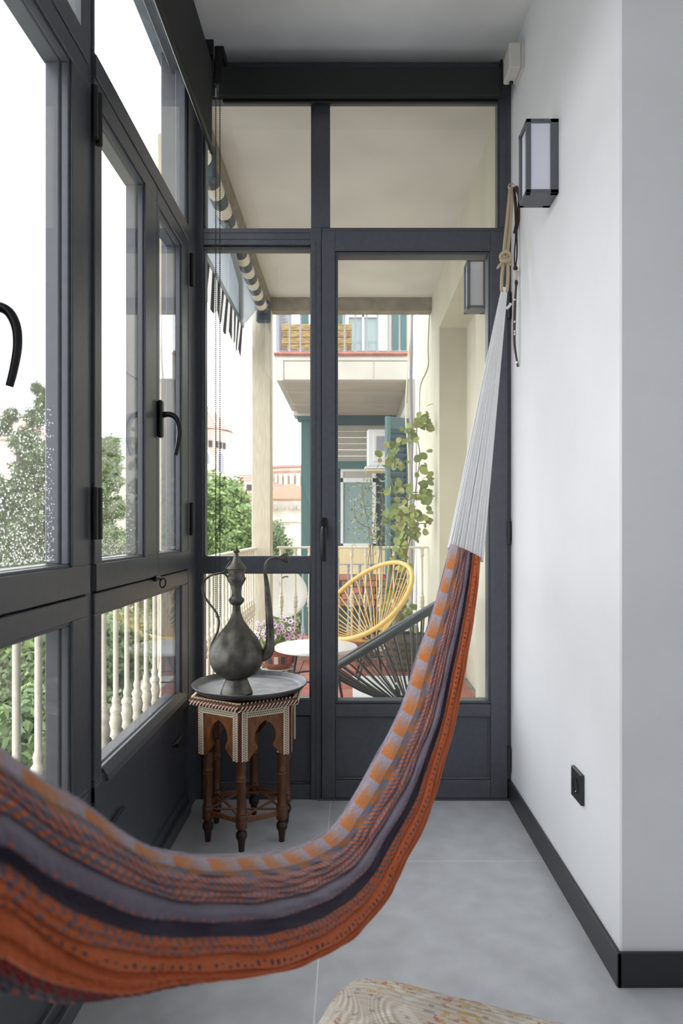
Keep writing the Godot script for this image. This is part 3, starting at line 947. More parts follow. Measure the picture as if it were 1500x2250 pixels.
func skyline() -> void:
	var gr := setting("ground", "pale paved court far below the terrace", "ground")
	part("paving", mb().span(Vector3(-160, -6.4, -200), Vector3(120, -6, 30)), M.paving, gr)
	# church tower with a low conical roof
	var c := seen(438, 1161, 60.0)
	var tw := thing("church_tower", "pale octagonal church tower with a rose tiled conical roof", "tower", Vector3(c.x, 0, c.z))
	part("drum", mb().lathe([Vector2(2.35, -6), Vector2(2.35, 8.6), Vector2(2.5, 8.7), Vector2(2.5, 9.0), Vector2(2.85, 9.25), Vector2(2.85, 9.5), Vector2(0, 9.5)], 8), M.rose_stone, tw)
	part("roof", mb().lathe([Vector2(2.95, 9.5), Vector2(2.9, 9.6), Vector2(1.3, 11.2), Vector2(0.5, 12.0), Vector2(0.35, 12.4), Vector2(0, 12.5)], 16), M.roof_rose, tw)
	for k in 8:
		var g := TAU * (k + 0.5) / 8
		var b := Basis(Vector3.UP, -g + PI / 2)
		var r := 2.35 * cos(PI / 8)
		var win := part("arched_window", mb().prism(arch_outline(0.9, 3.2), 0.1, b, Vector3(cos(g) * (r + 0.03), 4.4, sin(g) * (r + 0.03))), M.cast_grey, tw)
		part("arch_moulding", mb().prism(arch_outline(1.3, 3.5), 0.06, b, Vector3(cos(g) * (r + 0.01), 4.3, sin(g) * (r + 0.01))), M.rose_stone, win)
		for s in [-0.55, 0.0, 0.55]:
			part("eave_opening", mb().box(Vector3(cos(g) * (r + 0.04), 8.25, sin(g) * (r + 0.04)) + b.x * s, Vector3(0.3, 0.55, 0.08), 0.0, b), M.dark_opening, tw)
		part("roof_rib", mb().tube([Vector3(cos(TAU * k / 8) * 2.9, 9.62, sin(TAU * k / 8) * 2.9), Vector3(cos(TAU * k / 8) * 1.3, 11.25, sin(TAU * k / 8) * 1.3)], 0.09, 6), M.rose_stone, tw)
	# apse with pilasters
	var a := seen(668, 1161, 46.0)
	var ap := thing("round_apse", "round stone apse ringed with pilasters behind the trees", "building", Vector3(a.x, 0, a.z))
	part("drum", mb().lathe([Vector2(2.35, -6), Vector2(2.35, 4.6), Vector2(2.6, 4.75), Vector2(2.6, 4.95)], 32), M.rose_stone, ap)
	part("roof", mb().lathe([Vector2(2.75, 4.95), Vector2(2.75, 5.1), Vector2(0, 5.3)], 32), M.roof_rose, ap)
	for k in 18:
		var g := PI * (k + 0.5) / 18
		part("pilaster", mb().box(Vector3(cos(g) * 2.38, 3.4, sin(g) * 2.38), Vector3(0.26, 2.3, 0.16), 0.02, Basis(Vector3.UP, -g + PI / 2)), M.pale_stone, ap)
		var g2 := PI * k / 18
		part("niche", mb().box(Vector3(cos(g2) * 2.33, 3.55, sin(g2) * 2.33), Vector3(0.2, 1.7, 0.1), 0.0, Basis(Vector3.UP, -g2 + PI / 2)), M.taupe, ap)
	# nave with tiled roof
	var nv := thing("tiled_roof_house", "long rose-tiled roof with a small dormer behind the green tree", "building", Vector3(0, 0, 0))
	part("wall", mb().span(seen(505, 1104, 42.0) + Vector3(0, -9, -8), seen(640, 1099, 42.0)), M.pale_stone, nv)
	var p0 := seen(503, 1099, 41.6)
	var p1 := seen(662, 1099, 41.6)
	var rows := 10
	for k in rows:
		var f0 := float(k) / rows
		var f1 := float(k + 1) / rows
		var lift := 1.95
		var back := 4.2
		var l := p0 + Vector3(0.0, lift * f0, -back * f0)
		var r := p1 + Vector3(-1.9 * f0, lift * f0, -back * f0)
		var l2 := p0 + Vector3(0.0, lift * f1, -back * f1)
		var r2 := p1 + Vector3(-1.9 * f1, lift * f1, -back * f1)
		var t := mb()
		t.poly([l + Vector3(0, 0.07, 0), r + Vector3(0, 0.07, 0), r2, l2], Vector3(0, 1, 0.4))
		t.poly([l, r, r + Vector3(0, 0.07, 0), l + Vector3(0, 0.07, 0)], Vector3(0, 0, 1))
		part("tile_course", t, M.roof_orange if k < 2 else M.roof_rose, nv)
	part("dormer", mb().box(seen(548, 1070, 41.0), Vector3(0.6, 0.5, 0.6), 0.02), M.pale_stone, nv)
	part("dormer_opening", mb().box(seen(548, 1071, 40.66), Vector3(0.34, 0.34, 0.05)), M.dark_opening, nv)
	# low curved wing on the right
	var lw := seen(640, 1161, 34.0)
	var cw := thing("curved_wing", "low curved stone wing with a deep cornice below the apse", "building", Vector3(lw.x, 0, lw.z))
	part("wall", mb().lathe([Vector2(2.1, -6), Vector2(2.1, 1.3), Vector2(2.2, 1.35), Vector2(2.2, 1.5), Vector2(2.12, 1.55), Vector2(2.12, 1.95), Vector2(2.45, 2.2), Vector2(2.45, 2.36)], 40), M.pale_stone, cw)
	part("roof", mb().lathe([Vector2(2.55, 2.36), Vector2(2.55, 2.42), Vector2(0, 3.3)], 40), M.roof_orange, cw)
	for k in 20:
		var g := PI * (k + 0.5) / 20
		part("bracket", mb().box(Vector3(cos(g) * 2.22, 2.05, sin(g) * 2.22), Vector3(0.12, 0.22, 0.2), 0.01, Basis(Vector3.UP, -g + PI / 2)), M.corbel, cw)
	# pale house beyond the conifer
	var ph := thing("pale_house", "pale stone house with a hipped roof beyond the dark conifer", "building", Vector3(0, 0, 0))
	var q := seen(-60, 1161, 34.0)
	part("wall", mb().box(Vector3(q.x, -0.2, q.z - 3), Vector3(6.2, 11.6, 6), 0.02), M.pale_stone, ph)
	part("cornice", mb().box(Vector3(q.x, 5.6, q.z - 3), Vector3(6.6, 0.3, 6.4), 0.05), M.rose_stone, ph)
	part("roof", mb().lathe([Vector2(4.7, 5.75), Vector2(0.2, 7.4), Vector2(0, 7.4)], 4, Vector3(q.x, 0, q.z - 3), Basis(Vector3.UP, PI / 4)), M.roof_rose, ph)
	for s in 3:
		var wn := part("window", mb().box(Vector3(q.x - 1.0 + s * 1.75, 4.6, q.z + 0.02), Vector3(0.62, 0.95, 0.08)), M.dark_opening, ph)
		part("window_frame", mb().box(Vector3(q.x - 1.0 + s * 1.75, 4.6, q.z + 0.01), Vector3(0.9, 1.2, 0.06), 0.01), M.rose_stone, wn)
	# pavilion with a glazed hipped roof
	var gp := thing("glazed_pavilion", "cream pavilion with a pale glazed hipped roof among the trees", "building", Vector3(0, 0, 0))
	var e := seen(262, 1161, 26.0)
	part("wall", mb().box(Vector3(e.x, -1.7, e.z - 3), Vector3(5.6, 10.2, 5.6), 0.02), M.cream_wall, gp)
	part("cornice", mb().box(Vector3(e.x, 3.45, e.z - 3), Vector3(5.9, 0.18, 5.9), 0.04), M.stone_cream, gp)
	part("roof", mb().lathe([Vector2(4.1, 3.54), Vector2(1.7, 4.75), Vector2(0, 4.75)], 4, Vector3(e.x, 0, e.z - 3), Basis(Vector3.UP, PI / 4)), M.glazed_roof, gp)
	for k in 9:
		var f := (k + 0.5) / 9.0
		part("roof_bar", mb().tube([Vector3(e.x - 2.85 + 5.7 * f, 3.58, e.z - 0.12), Vector3(e.x - 1.18 + 2.36 * f, 4.78, e.z - 1.8)], 0.03, 5), M.white_paint, gp)

var clump := []
func make_clumps() -> void:
	# three leafy balls of radius one; colours differ from leaf to leaf
	var tones := [[Color(0.06, 0.105, 0.045), Color(0.13, 0.19, 0.085)], [Color(0.12, 0.20, 0.06), Color(0.27, 0.35, 0.12)], [Color(0.08, 0.13, 0.055), Color(0.20, 0.27, 0.11)]]
	for k in 3:
		var rng := RandomNumberGenerator.new()
		rng.seed = 400 + k
		var m := mb()
		var narrow: float = [0.34, 0.5, 0.5][k]
		for q in 3800:
			var dir := Vector3(rng.randfn(), rng.randfn(), rng.randfn()).normalized()
			var r := pow(rng.randf(), 0.42)
			var lump := 0.8 + 0.2 * sin(dir.x * 5.0 + k) * sin(dir.y * 6.0 + 2.0) + 0.14 * sin(dir.z * 9.0)
			var at := dir * r * lump
			var nn := (dir + Vector3(rng.randfn(), rng.randfn() + 0.6, rng.randfn()) * 0.8).normalized()
			var ax := nn.cross(Vector3(rng.randfn(), rng.randfn(), rng.randfn())).normalized()
			var bx := nn.cross(ax)
			var len_ := rng.randf_range(0.055, 0.105)
			var w := len_ * narrow
			m.col = tones[k][0].lerp(tones[k][1], rng.randf())
			var s := m.v.size()
			m.vert(at - ax * len_, nn)
			m.vert(at + bx * w, nn)
			m.vert(at + ax * len_, nn)
			m.vert(at - bx * w, nn)
			m.face(s, s + 1, s + 2)
			m.face(s, s + 2, s + 3)
		clump.append(m.done())

func tree(label: String, category: String, at: Vector3, kind: int, balls: Array, group := "") -> void:
	var o := thing("garden_tree", label, category, at, group)
	var top := -99.0
	for b in balls:
		top = maxf(top, b[1])
	part("trunk", mb().tube([Vector3(0, 0, 0), Vector3(0.1, top * 0.45, 0.05), Vector3(0.0, top * 0.86, 0)], [0.28, 0.17, 0.03], 8), M.bark, o)
	for k in balls.size():
		var b: Array = balls[k]
		var f := part("foliage", clump[kind], M.leaf, o, Vector3(b[0], b[1], b[2]), Basis(Vector3.UP, k * 2.4) * Basis(Vector3.RIGHT, k * 1.3) * Basis.from_scale(Vector3.ONE * b[3]))
		f.set_meta("kind", "stuff")

func crown(rng: RandomNumberGenerator, n: int, y0: float, y1: float, wide: float, size: float, shape := 0) -> Array:
	var out := []
	for k in n:
		var f := (k + 0.5) / n
		var y := lerpf(y0, y1, f)
		var w := wide * (sqrt(maxf(0.05, 1.0 - pow(f * 2.0 - 0.75, 2.0) * 0.8)) if shape == 0 else (1.0 - f * 0.82))
		var g := k * 2.4
		var r := w * (0.35 + 0.65 * rng.randf())
		if f > 0.9:
			r *= 0.2
		out.append([cos(g) * r, y, sin(g) * r, size * rng.randf_range(0.75, 1.25) * (1.0 - 0.4 * f * shape)])
	return out

func trees() -> void:
	make_clumps()
	var rng := RandomNumberGenerator.new()
	rng.seed = 77
	var g := -6.0
	var place := func(u: float, d: float) -> Vector3:
		var p := seen(u, 1161, d)
		return Vector3(p.x, g, p.z)
	var con := crown(rng, 64, 1.4, 7.2, 1.6, 0.72, 1)
	for e in [[0.25, 7.3, 0.0, 0.55], [-0.25, 7.5, 0.1, 0.5], [0.1, 7.9, -0.1, 0.45], [0.3, 8.25, 0.0, 0.36], [0.05, 8.5, 0.05, 0.32], [0.2, 8.9, 0.0, 0.26], [0.32, 9.15, 0.0, 0.2], [0.22, 9.4, 0.0, 0.15], [0.4, 9.35, 0.0, 0.13], [-0.35, 8.75, 0.0, 0.2], [-0.55, 8.9, 0.0, 0.16], [-0.2, 8.95, 0.0, 0.18], [-0.75, 8.05, 0.1, 0.3], [-0.95, 8.2, 0.1, 0.18], [0.5, 7.9, 0.0, 0.3]]:
		con.append(e)
	tree("tall dark conifer seen through the window bay nearest the hammock", "tree", place.call(52, 11.5), 0, con)
	tree("dark spreading conifer at the left, behind the tall one", "tree", place.call(-150, 15.5), 0, crown(rng, 50, 1.4, 7.6, 1.7, 0.85, 1))
	tree("pale green tree seen through the narrow casement pane", "tree", place.call(238, 14.5), 2, crown(rng, 18, 3.2, 8.9, 0.55, 0.5, 1))
	tree("bushy green tree in front of the pavilion wall", "tree", place.call(280, 19.0), 2, crown(rng, 12, 3.4, 6.6, 0.8, 0.6, 0))
	tree("round light green tree below the church tower", "tree", place.call(492, 21.0), 1, crown(rng, 44, 1.8, 8.0, 1.5, 0.8, 0))
	tree("green tree beside the cream terrace post", "tree", place.call(590, 25.0), 2, crown(rng, 22, 2.2, 6.9, 1.0, 0.75, 0))
	tree("low green tree behind the far balustrade", "tree", place.call(660, 18.0), 2, crown(rng, 16, 2.0, 5.9, 0.6, 0.55, 0))
	# the planting below the balustrade reads as one mass of leaves
	var he := thing("garden_hedge", "dense dark green hedge below the balustrade, seen between the balusters", "hedge", place.call(100, 7.0))
	for k in 95:
		var d := rng.randf_range(5.5, 10.5)
		var u := rng.randf_range(-420, 440)
		var p := seen(u, 1161, d)
		var y := -6.0 + (0.5 + 3.9 * pow((k + 0.5) / 95.0, 0.6)) * (0.72 + 0.045 * d)
		var f := part("foliage", clump[[0, 2, 0, 1, 2][k % 5]], M.leaf, he, Vector3(p.x, y, p.z) - he.position, Basis(Vector3.UP, k * 2.4) * Basis(Vector3.RIGHT, k * 1.3) * Basis.from_scale(Vector3.ONE * rng.randf_range(0.6, 1.0)))
		f.set_meta("kind", "stuff")
	for k in 8:
		var p := seen(-380 + k * 110, 1161, 7.6)
		part("stem", mb().tube([Vector3(p.x, -6, p.z) - he.position, Vector3(p.x, -2.4, p.z) - he.position], 0.06, 6), M.bark, he)

# ---------------------------------------------------------------- roller blinds
func blinds() -> void:
	var a := thing("roller_blind", "black roller blind rolled up above the terrace door", "blind", pt(0.0, 2.72, 2.58))
	var l := seen(479, 160, 2.545).x
	var r := seen(1104, 160, 2.545).x
	part("fascia", mb().span(Vector3(l, -0.054, 0.0), Vector3(r, 0.052, 0.03), 0.003), M.blind_fabric, a)
	part("rolled_fabric", mb().tube([Vector3(l + 0.01, 0.0, -0.012), Vector3(r - 0.01, 0.0, -0.012)], 0.036, 20), M.blind_fabric, a)
	part("bottom_bar", mb().span(Vector3(l + 0.01, -0.066, -0.012), Vector3(r - 0.01, -0.05, 0.004), 0.003), M.black_plastic, a)
	part("bracket", mb().span(Vector3(l - 0.016, -0.02, -0.04), Vector3(l + 0.016, 0.08, 0.036), 0.004), M.black_plastic, a)
	part("bracket", mb().span(Vector3(r - 0.006, -0.04, -0.04), Vector3(r + 0.002, 0.08, 0.03), 0.002), M.black_plastic, a)
	part("bracket_foot", mb().span(Vector3(l - 0.014, 0.08, -0.04), Vector3(l + 0.02, 0.13, 0.03), 0.003), M.black_plastic, a)
	# bead chain: two strands of small balls
	var cx := l - 0.002
	for s in [-0.008, 0.0075]:
		var ch := mb()
		var y := -0.03
		while y > -2.0:
			ch.ball(Vector3(cx + s, y, 0.028), Vector3(0.0027, 0.0027, 0.0027), 6)
			y -= 0.0072
		ch.tube([Vector3(cx + s, -0.02, 0.028), Vector3(cx + s, -2.0, 0.028)], 0.0007, 4)
		part("bead_chain", ch, M.black_plastic, a).set_meta("kind", "stuff")
	var lp := []
	for k in 9:
		var g := PI + PI * k / 8
		lp.append(Vector3(cx + cos(g) * 0.0078, -2.0 + sin(g) * 0.008, 0.028))
	part("chain_end", mb().tube(lp, 0.0018, 6), M.black_plastic, a)
	part("chain_joint", mb().tube([Vector3(cx - 0.008, -0.03, 0.028), Vector3(cx - 0.008, -0.06, 0.028)], 0.0042, 8), M.steel, a)
	var b := thing("roller_blind", "black roller blind partly lowered along the glazed bays", "blind", pt(-0.53, 2.76, 1.5))
	var d0 := 0.62 - 1.5
	var d1 := 2.515 - 1.5
	part("rolled_fabric", mb().tube([Vector3(-0.012, 0.0, -d0), Vector3(-0.012, 0.0, -d1)], 0.03, 20), M.blind_fabric, b)
	part("fabric", mb().span(Vector3(0.0165, -0.318, -d1), Vector3(0.018, 0.002, -d0)), M.blind_fabric, b)
	part("bottom_bar", mb().tube([Vector3(0.02, -0.327, -d0), Vector3(0.02, -0.327, -d1 - 0.004)], 0.0085, 12), M.black_plastic, b)
	part("bar_edge", mb().span(Vector3(0.01, -0.322, -d1), Vector3(0.0165, -0.316, -d0)), M.blind_bar, b)
	for e in [d0 - 0.005, d1 + 0.005]:
		part("bracket", mb().box(Vector3(-0.012, 0.025, -e), Vector3(0.07, 0.13, 0.006), 0.002), M.black_plastic, b)
	part("clamp", mb().box(Vector3(0.012, 0.02, -d1 - 0.012), Vector3(0.02, 0.03, 0.02), 0.003), M.steel, b)

# ---------------------------------------------------------------- hammock
const NB := 14.0
func hammock_picture() -> ImageTexture:
	# rows follow the eleven woven bands round the cloth (three more for the hidden back), columns run along it
	var w := 2048
	var hh := 14 * 48
	var data := PackedByteArray()
	data.resize(w * hh * 3)
	var orange := Color8(247, 124, 62)
	var orange2 := Color8(232, 108, 52)
	var plum := Color8(136, 126, 144)
	var dark := Color8(80, 70, 90)
	var gold := Color8(236, 140, 66)
	var lilac := Color8(198, 184, 200)
	var red := Color8(158, 38, 42)
	var green := Color8(64, 120, 80)
	var nz := FastNoiseLite.new()
	nz.seed = 5
	nz.frequency = 0.02
	nz.fractal_octaves = 2
	var hz := FastNoiseLite.new()
	hz.seed = 9
	hz.frequency = 0.35
	for y in hh:
		var band := y / 48
		var f := (y % 48) / 48.0
		var streak := nz.get_noise_2d(y * 37.0, 3.0)
		for x in w:
			var m := x * 3.3 / w             # metres along
			var c := orange
			var sp := m / 0.0135
			var cell := int(floor(sp))
			var fr := sp - cell
			var hash := hz.get_noise_2d(cell * 13.7, y / 6 * 9.1)
			match band:
				0:
					var ph := fposmod(m / 0.075 + 0.05 * streak, 1.0)
					var k := clampf((ph - 0.22) * 1.9 + nz.get_noise_2d(x * 0.4, y * 40.0) * 0.9, 0.0, 1.0)
					c = lilac.lerp(gold, k)
					if f < 0.1:
						c = lilac.lerp(plum, 0.5 * clampf(0.5 + 2.0 * nz.get_noise_2d(x * 0.05, y * 60.0), 0, 1))
					elif f > 0.66:
						var p2 := fposmod(m / 0.075 + 0.3, 1.0)
						c = plum.lerp(Color8(196, 120, 62), clampf((p2 - 0.3) * 2.0 + nz.get_noise_2d(x * 0.4, y * 44.0) * 0.9, 0.0, 1.0))
				1, 2:
					var tw := fposmod(sp + f * (1.6 if band == 1 else -1.6), 1.0)
					c = plum.lerp(orange, 1.0 if tw < 0.42 and hash > -0.25 else 0.0)
				3:
					c = plum.lerp(orange, 1.0 if fposmod(sp * 0.8, 1.0) < 0.3 and f > 0.62 and hash > -0.1 else 0.0)
				4:
					c = dark
				5:
					c = orange.lerp(plum, 1.0 if fposmod(sp + floor(f * 3.0) * 0.5, 1.0) < 0.42 and hash > -0.2 else 0.0)
				6:
					c = orange.lerp(dark, 1.0 if fr < 0.34 and absf(f - 0.45) < 0.2 and hash > -0.05 else 0.0)
				7:
					c = orange.lerp(orange2, clampf(0.5 + nz.get_noise_2d(x * 0.6, y * 9.0), 0, 1))
				8:
					c = red.lerp(green, 1.0 if fposmod(sp * 0.8, 1.0) < 0.3 and (f < 0.2 or absf(f - 0.7) < 0.12) else 0.0)
				9:
					c = dark.lerp(orange2, 1.0 if fposmod(sp * 0.6, 1.0) < 0.35 and f > 0.6 else 0.0)
				10:
					c = Color8(46, 66, 52)
				11:
					c = plum.lerp(dark, clampf(0.5 + nz.get_noise_2d(x * 0.3, y * 30.0), 0, 1))
				_:
					c = orange.lerp(plum, clampf(0.5 + 2.0 * nz.get_noise_2d(x * 0.05, y * 22.0), 0, 1))
			# single yarns
			var yarn := 0.86 + 0.14 * hz.get_noise_2d(x * 0.35, y * 2.6) + 0.05 * sin(x * 1.9 + (y % 3) * 2.0)
			var i := (y * w + x) * 3
			data[i] = int(clampf(c.r * yarn, 0, 1) * 255)
			data[i + 1] = int(clampf(c.g * yarn, 0, 1) * 255)
			data[i + 2] = int(clampf(c.b * yarn, 0, 1) * 255)
	return ImageTexture.create_from_image(Image.create_from_data(w, hh, false, Image.FORMAT_RGB8, data))

func on_hammock(u: float, v: float) -> Vector3:   # the hammock hangs in an upright plane from the door corner to the post behind the viewpoint
	var s := (u - 771.0) / F
	return seen(u, v, 0.416 / (0.4 - s))

func hammock() -> void:
	var o := thing("hammock", "orange and purple woven hammock slung across the gallery", "hammock", pt(0.0, 0.0, 1.0))
	var base := o.position
	var up := [Vector2(988, 1195), Vector2(967, 1280), Vector2(941, 1366), Vector2(915, 1439), Vector2(884, 1540), Vector2(849, 1615), Vector2(810, 1685), Vector2(757, 1777), Vector2(711, 1829), Vector2(627, 1866), Vector2(533, 1876), Vector2(426, 1876), Vector2(340, 1862), Vector2(270, 1825), Vector2(180, 1760), Vector2(100, 1712), Vector2(0, 1640), Vector2(-130, 1550)]
	var lo := [Vector2(1055, 1226), Vector2(1047, 1312), Vector2(1033, 1405), Vector2(1018, 1487), Vector2(996, 1600), Vector2(967, 1699), Vector2(936, 1797), Vector2(890, 1890), Vector2(837, 1983), Vector2(752, 2068), Vector2(620, 2124), Vector2(480, 2146), Vector2(360, 2160), Vector2(260, 2178), Vector2(150, 2184), Vector2(60, 2176), Vector2(-30, 2160), Vector2(-160, 2110)]
	# where each band ends, as a share of the visible width, at five places along the cloth
	var keys := {
		0: [0.32, 0.42, 0.5, 0.6, 0.68, 0.74, 0.86, 1.0, 1.0, 1.0, 1.0],
		4: [0.31, 0.42, 0.52, 0.62, 0.69, 0.73, 0.84, 1.0, 1.0, 1.0, 1.0],
		10: [0.13, 0.23, 0.31, 0.44, 0.57, 0.72, 0.87, 0.995, 1.0, 1.0, 1.0],
		13: [0.065, 0.145, 0.22, 0.35, 0.46, 0.575, 0.69, 0.86, 0.94, 0.985, 1.0],
		16: [0.075, 0.135, 0.195, 0.30, 0.37, 0.49, 0.52, 0.73, 0.82, 0.91, 1.0],
		23: [0.08, 0.14, 0.2, 0.31, 0.38, 0.5, 0.55, 0.75, 0.83, 0.91, 1.0]}
	var cu := []
	var cl := []
	for k in up.size():
		var mid := on_hammock((up[k].x + lo[k].x) / 2.0, (up[k].y + lo[k].y) / 2.0)   # each cross-section hangs square to the sling
		cu.append(seen(up[k].x, up[k].y, -mid.z))
		cl.append(seen(lo[k].x, lo[k].y, -mid.z))
	for e in [[0.33, 0.99, 0.075], [0.22, 1.09, 0.07], [0.12, 1.2, 0.062], [0.05, 1.31, 0.055], [0.0, 1.4, 0.05]]:   # on past the viewpoint
		var p := pt(-0.416 + 0.4 * e[0], e[1], e[0])
		var dir: Vector3 = Vector3(0.25, 0.75, -0.6).normalized() * e[2]
		cu.append(p + dir)
		cl.append(p - dir)
	var bands := []
	var ks: Array = keys.keys()
	for k in cu.size():
		var a: int = ks[0]
		var b: int = ks[-1]
		for q in ks.size() - 1:
			if k >= ks[q] and k <= ks[q + 1]:
				a = ks[q]
				b = ks[q + 1]
		var f := 0.0 if a == b else float(k - a) / float(b - a)
		var row := []
		for q in 11:
			row.append(lerpf(keys[a][q], keys[b][q], f))
		bands.append(row)
	var steps := 9
	var su := smooth(cu, steps)
	var sl := smooth(cl, steps)
	var nrm := Vector3(1.0, 0.0, 0.4).normalized()   # out of the hammock's plane, towards the viewpoint (z runs against d)
	var bump := [[1, 0.25], [2, 1.2], [2, 1.2], [1, 1.5], [1, 0.35], [2, 1.2], [1, 1.4], [2, 1.3], [2, 0.7], [1, 0.6], [1, 0.4]]
	var base_h := [-0.1, 0.1, 0.25, 0.3, -0.42, 0.12, 0.15, 0.15, 0.0, -0.1, -0.2]
	var rows := []
	var uvs := []
	var along := 0.0
	var sub := 12
	for k in su.size():
		var st := mini(k / steps, cu.size() - 2)
		var ft := float(k % steps) / steps
		if k == su.size() - 1:
			st = cu.size() - 2
			ft = 1.0
		var wv: Vector3 = sl[k] - su[k]
		var wide := wv.length()
		if k > 0:
			along += ((su[k] + sl[k]) / 2.0 - (su[k - 1] + sl[k - 1]) / 2.0).length()
		var eye_dir: Vector3 = (Vector3(0, EYE, 0) - (su[k] + sl[k]) / 2.0).normalized()
		var out: Vector3 = (nrm * 0.25 + eye_dir * 0.75)
		out = (out - wv.normalized() * out.dot(wv.normalized())).normalized()
		var row := PackedVector3Array()
		var uv := PackedVector2Array()
		var prev := 0.0
		for b in 11:
			var end := lerpf(bands[st][b], bands[st + 1][b], ft)
			for q in sub:
				var t := float(q) / sub
				var f := lerpf(prev, end, t)
				var body := sqrt(maxf(0.0, 1.0 - pow(2.0 * f - 1.0, 2.0))) * wide * 0.34
				var bw := minf(end - prev, 0.2) * wide
				var ridge: float = bump[b][1] * bw / bump[b][0] * 0.32 * sqrt(absf(sin(PI * t * bump[b][0])))
				var lift: float = base_h[b] * wide * 0.11 * smoothstep(0.0, 0.25, t) * smoothstep(1.0, 0.75, t)
				var wob := sin(along * 460.0 + b + t * 5.0 * bump[b][0]) * 0.0013 + sin(along * 43.0 + b * 1.7) * 0.0016
				row.append(su[k] + wv * f + out * (body + ridge + lift + wob) - base)
				uv.append(Vector2(along / 3.3, (b + t * 0.98 + 0.01) / NB))
			prev = end
		# hidden back of the cloth
		for q in 13:
			var t := q / 12.0
			var f := 1.0 - t
			var body := sqrt(maxf(0.0, 1.0 - pow(2.0 * f - 1.0, 2.0))) * wide * 0.3
			row.append(su[k] + wv * f - out * (body + 0.004 * sin(t * 30.0)) - base)
			uv.append(Vector2(along / 3.3, (11.0 + t * 2.98) / NB))
		rows.append(row)
		uvs.append(uv)
	var m := mat("hammock_weave", 255, 255, 255, 0.95)
	m.albedo_texture = hammock_picture()
	m.rim_enabled = true
	m.rim = 0.25
	part("woven_bed", mb().grid(rows, uvs, false, false), m, o)
	# white end cords fanning from a loop, both ends
	var top := on_hammock(1107, 640)
	cord_fan(o, base, su[0], sl[0], top, nrm, 46)
	var last: int = su.size() - 1
	cord_fan(o, base, su[last], sl[last], pt(-0.55, 2.05, -0.34), nrm, 20)
	# white binding and its loose tag
	part("cord_binding", mb().tube([top + Vector3(-0.004, -0.05, 0) - base, top + Vector3(-0.001, -0.02, 0) - base, top + Vector3(0.0, 0.012, 0) - base], [0.0115, 0.011, 0.009], 10), M.cotton, o)
	part("loose_end", mb().tube(smooth([top + Vector3(0.006, -0.062, 0.006) - base, top + Vector3(0.015, -0.055, 0.01) - base, top + Vector3(0.021, -0.046, 0.012) - base], 4), [0.006, 0.0055, 0.005, 0.005, 0.0045, 0.004, 0.0045, 0.005, 0.0052], 6), M.cotton, o)
	# jute rope: doubled strand to the hook, a knot, a doubled strand to the loop
	var hook := pt(0.5905, 2.297, 2.516)
	var knot := on_hammock(1110, 572)
	for s in [-1.0, 1.0]:
		part("rope", mb().tube(smooth([hook + Vector3(s * 0.004, 0.004, 0) - base, hook.lerp(knot, 0.5) + Vector3(s * 0.0062, 0, 0.002) - base, knot + Vector3(s * 0.0055, 0.02, 0) - base, knot - base], 6), 0.0062, 8), M.jute, o)
		part("rope", mb().tube(smooth([knot + Vector3(s * 0.007, -0.005, 0.004) - base, knot.lerp(top, 0.5) + Vector3(s * 0.0105, 0, 0.004) - base, top + Vector3(s * 0.009, 0.006, 0.003) - base, top + Vector3(s * 0.003, -0.006, 0.003) - base], 6), 0.006, 8), M.jute, o)
	part("knot", mb().tube(smooth([knot + Vector3(-0.016, 0.012, 0.0) - base, knot + Vector3(0.0, 0.026, 0.012) - base, knot + Vector3(0.017, 0.01, 0.004) - base, knot + Vector3(0.006, -0.006, 0.016) - base, knot + Vector3(-0.014, -0.006, 0.012) - base, knot + Vector3(-0.01, 0.012, -0.008) - base, knot + Vector3(0.012, 0.018, -0.01) - base, knot + Vector3(0.016, -0.012, 0.0) - base], 6, true), 0.0072, 8, true), M.jute, o)
	part("frayed_end", mb().tube(smooth([knot + Vector3(-0.006, -0.008, 0.01) - base, knot + Vector3(-0.022, -0.022, 0.012) - base, knot + Vector3(-0.032, -0.034, 0.01) - base], 4), [0.006, 0.006, 0.006, 0.006, 0.006, 0.0055, 0.005, 0.004, 0.0025], 7), M.jute, o)
	# steel hooks
	for e in [[hook, Vector3(1, 0, 0), "steel screw eye in the white wall holding the hammock rope"], [pt(-0.556, 2.12, -0.41), Vector3(-1, 0, 0), "steel screw eye in the charcoal post behind the viewpoint"]]:
		var hk := thing("screw_eye", e[2], "hook", e[0], "hammock hooks")
		var ring := []
		for k in 16:
			var g := TAU * k / 16
			ring.append(Vector3(cos(g) * 0.011, 0.008 + sin(g) * 0.011, 0.0))
		part("eye", mb().tube(ring, 0.0026, 8, true), M.steel, hk)
		part("shank", mb().tube([e[1] * 0.011 + Vector3(0, 0.008, 0), e[1] * 0.04 + Vector3(0, 0.008, 0)], 0.0028, 8), M.steel, hk)

func cord_fan(o: Node3D, base: Vector3, a: Vector3, z: Vector3, top: Vector3, nrm: Vector3, n: int) -> void:
	var rng := RandomNumberGenerator.new()
	rng.seed = n
	for k in n:
		var f := (k + 0.5) / n
		var from := a.lerp(z, f) + nrm * (0.007 * sin(k * 2.4) + 0.001) + (top - a).normalized() * -0.012
		var to := top + (z - a).normalized() * (f - 0.5) * 0.016 + nrm * 0.003 * sin(k * 2.4)
		var mid := from.lerp(to, 0.5) + Vector3(0, -0.008, 0) + nrm * rng.randf_range(-0.002, 0.002)
		part("cord", mb().tube(smooth([from - base, mid - base, to - base], 5), [0.0034, 0.0033, 0.0032, 0.0031, 0.003, 0.0028, 0.0026, 0.0024, 0.0022, 0.002, 0.0018], 6), M.cotton, o)

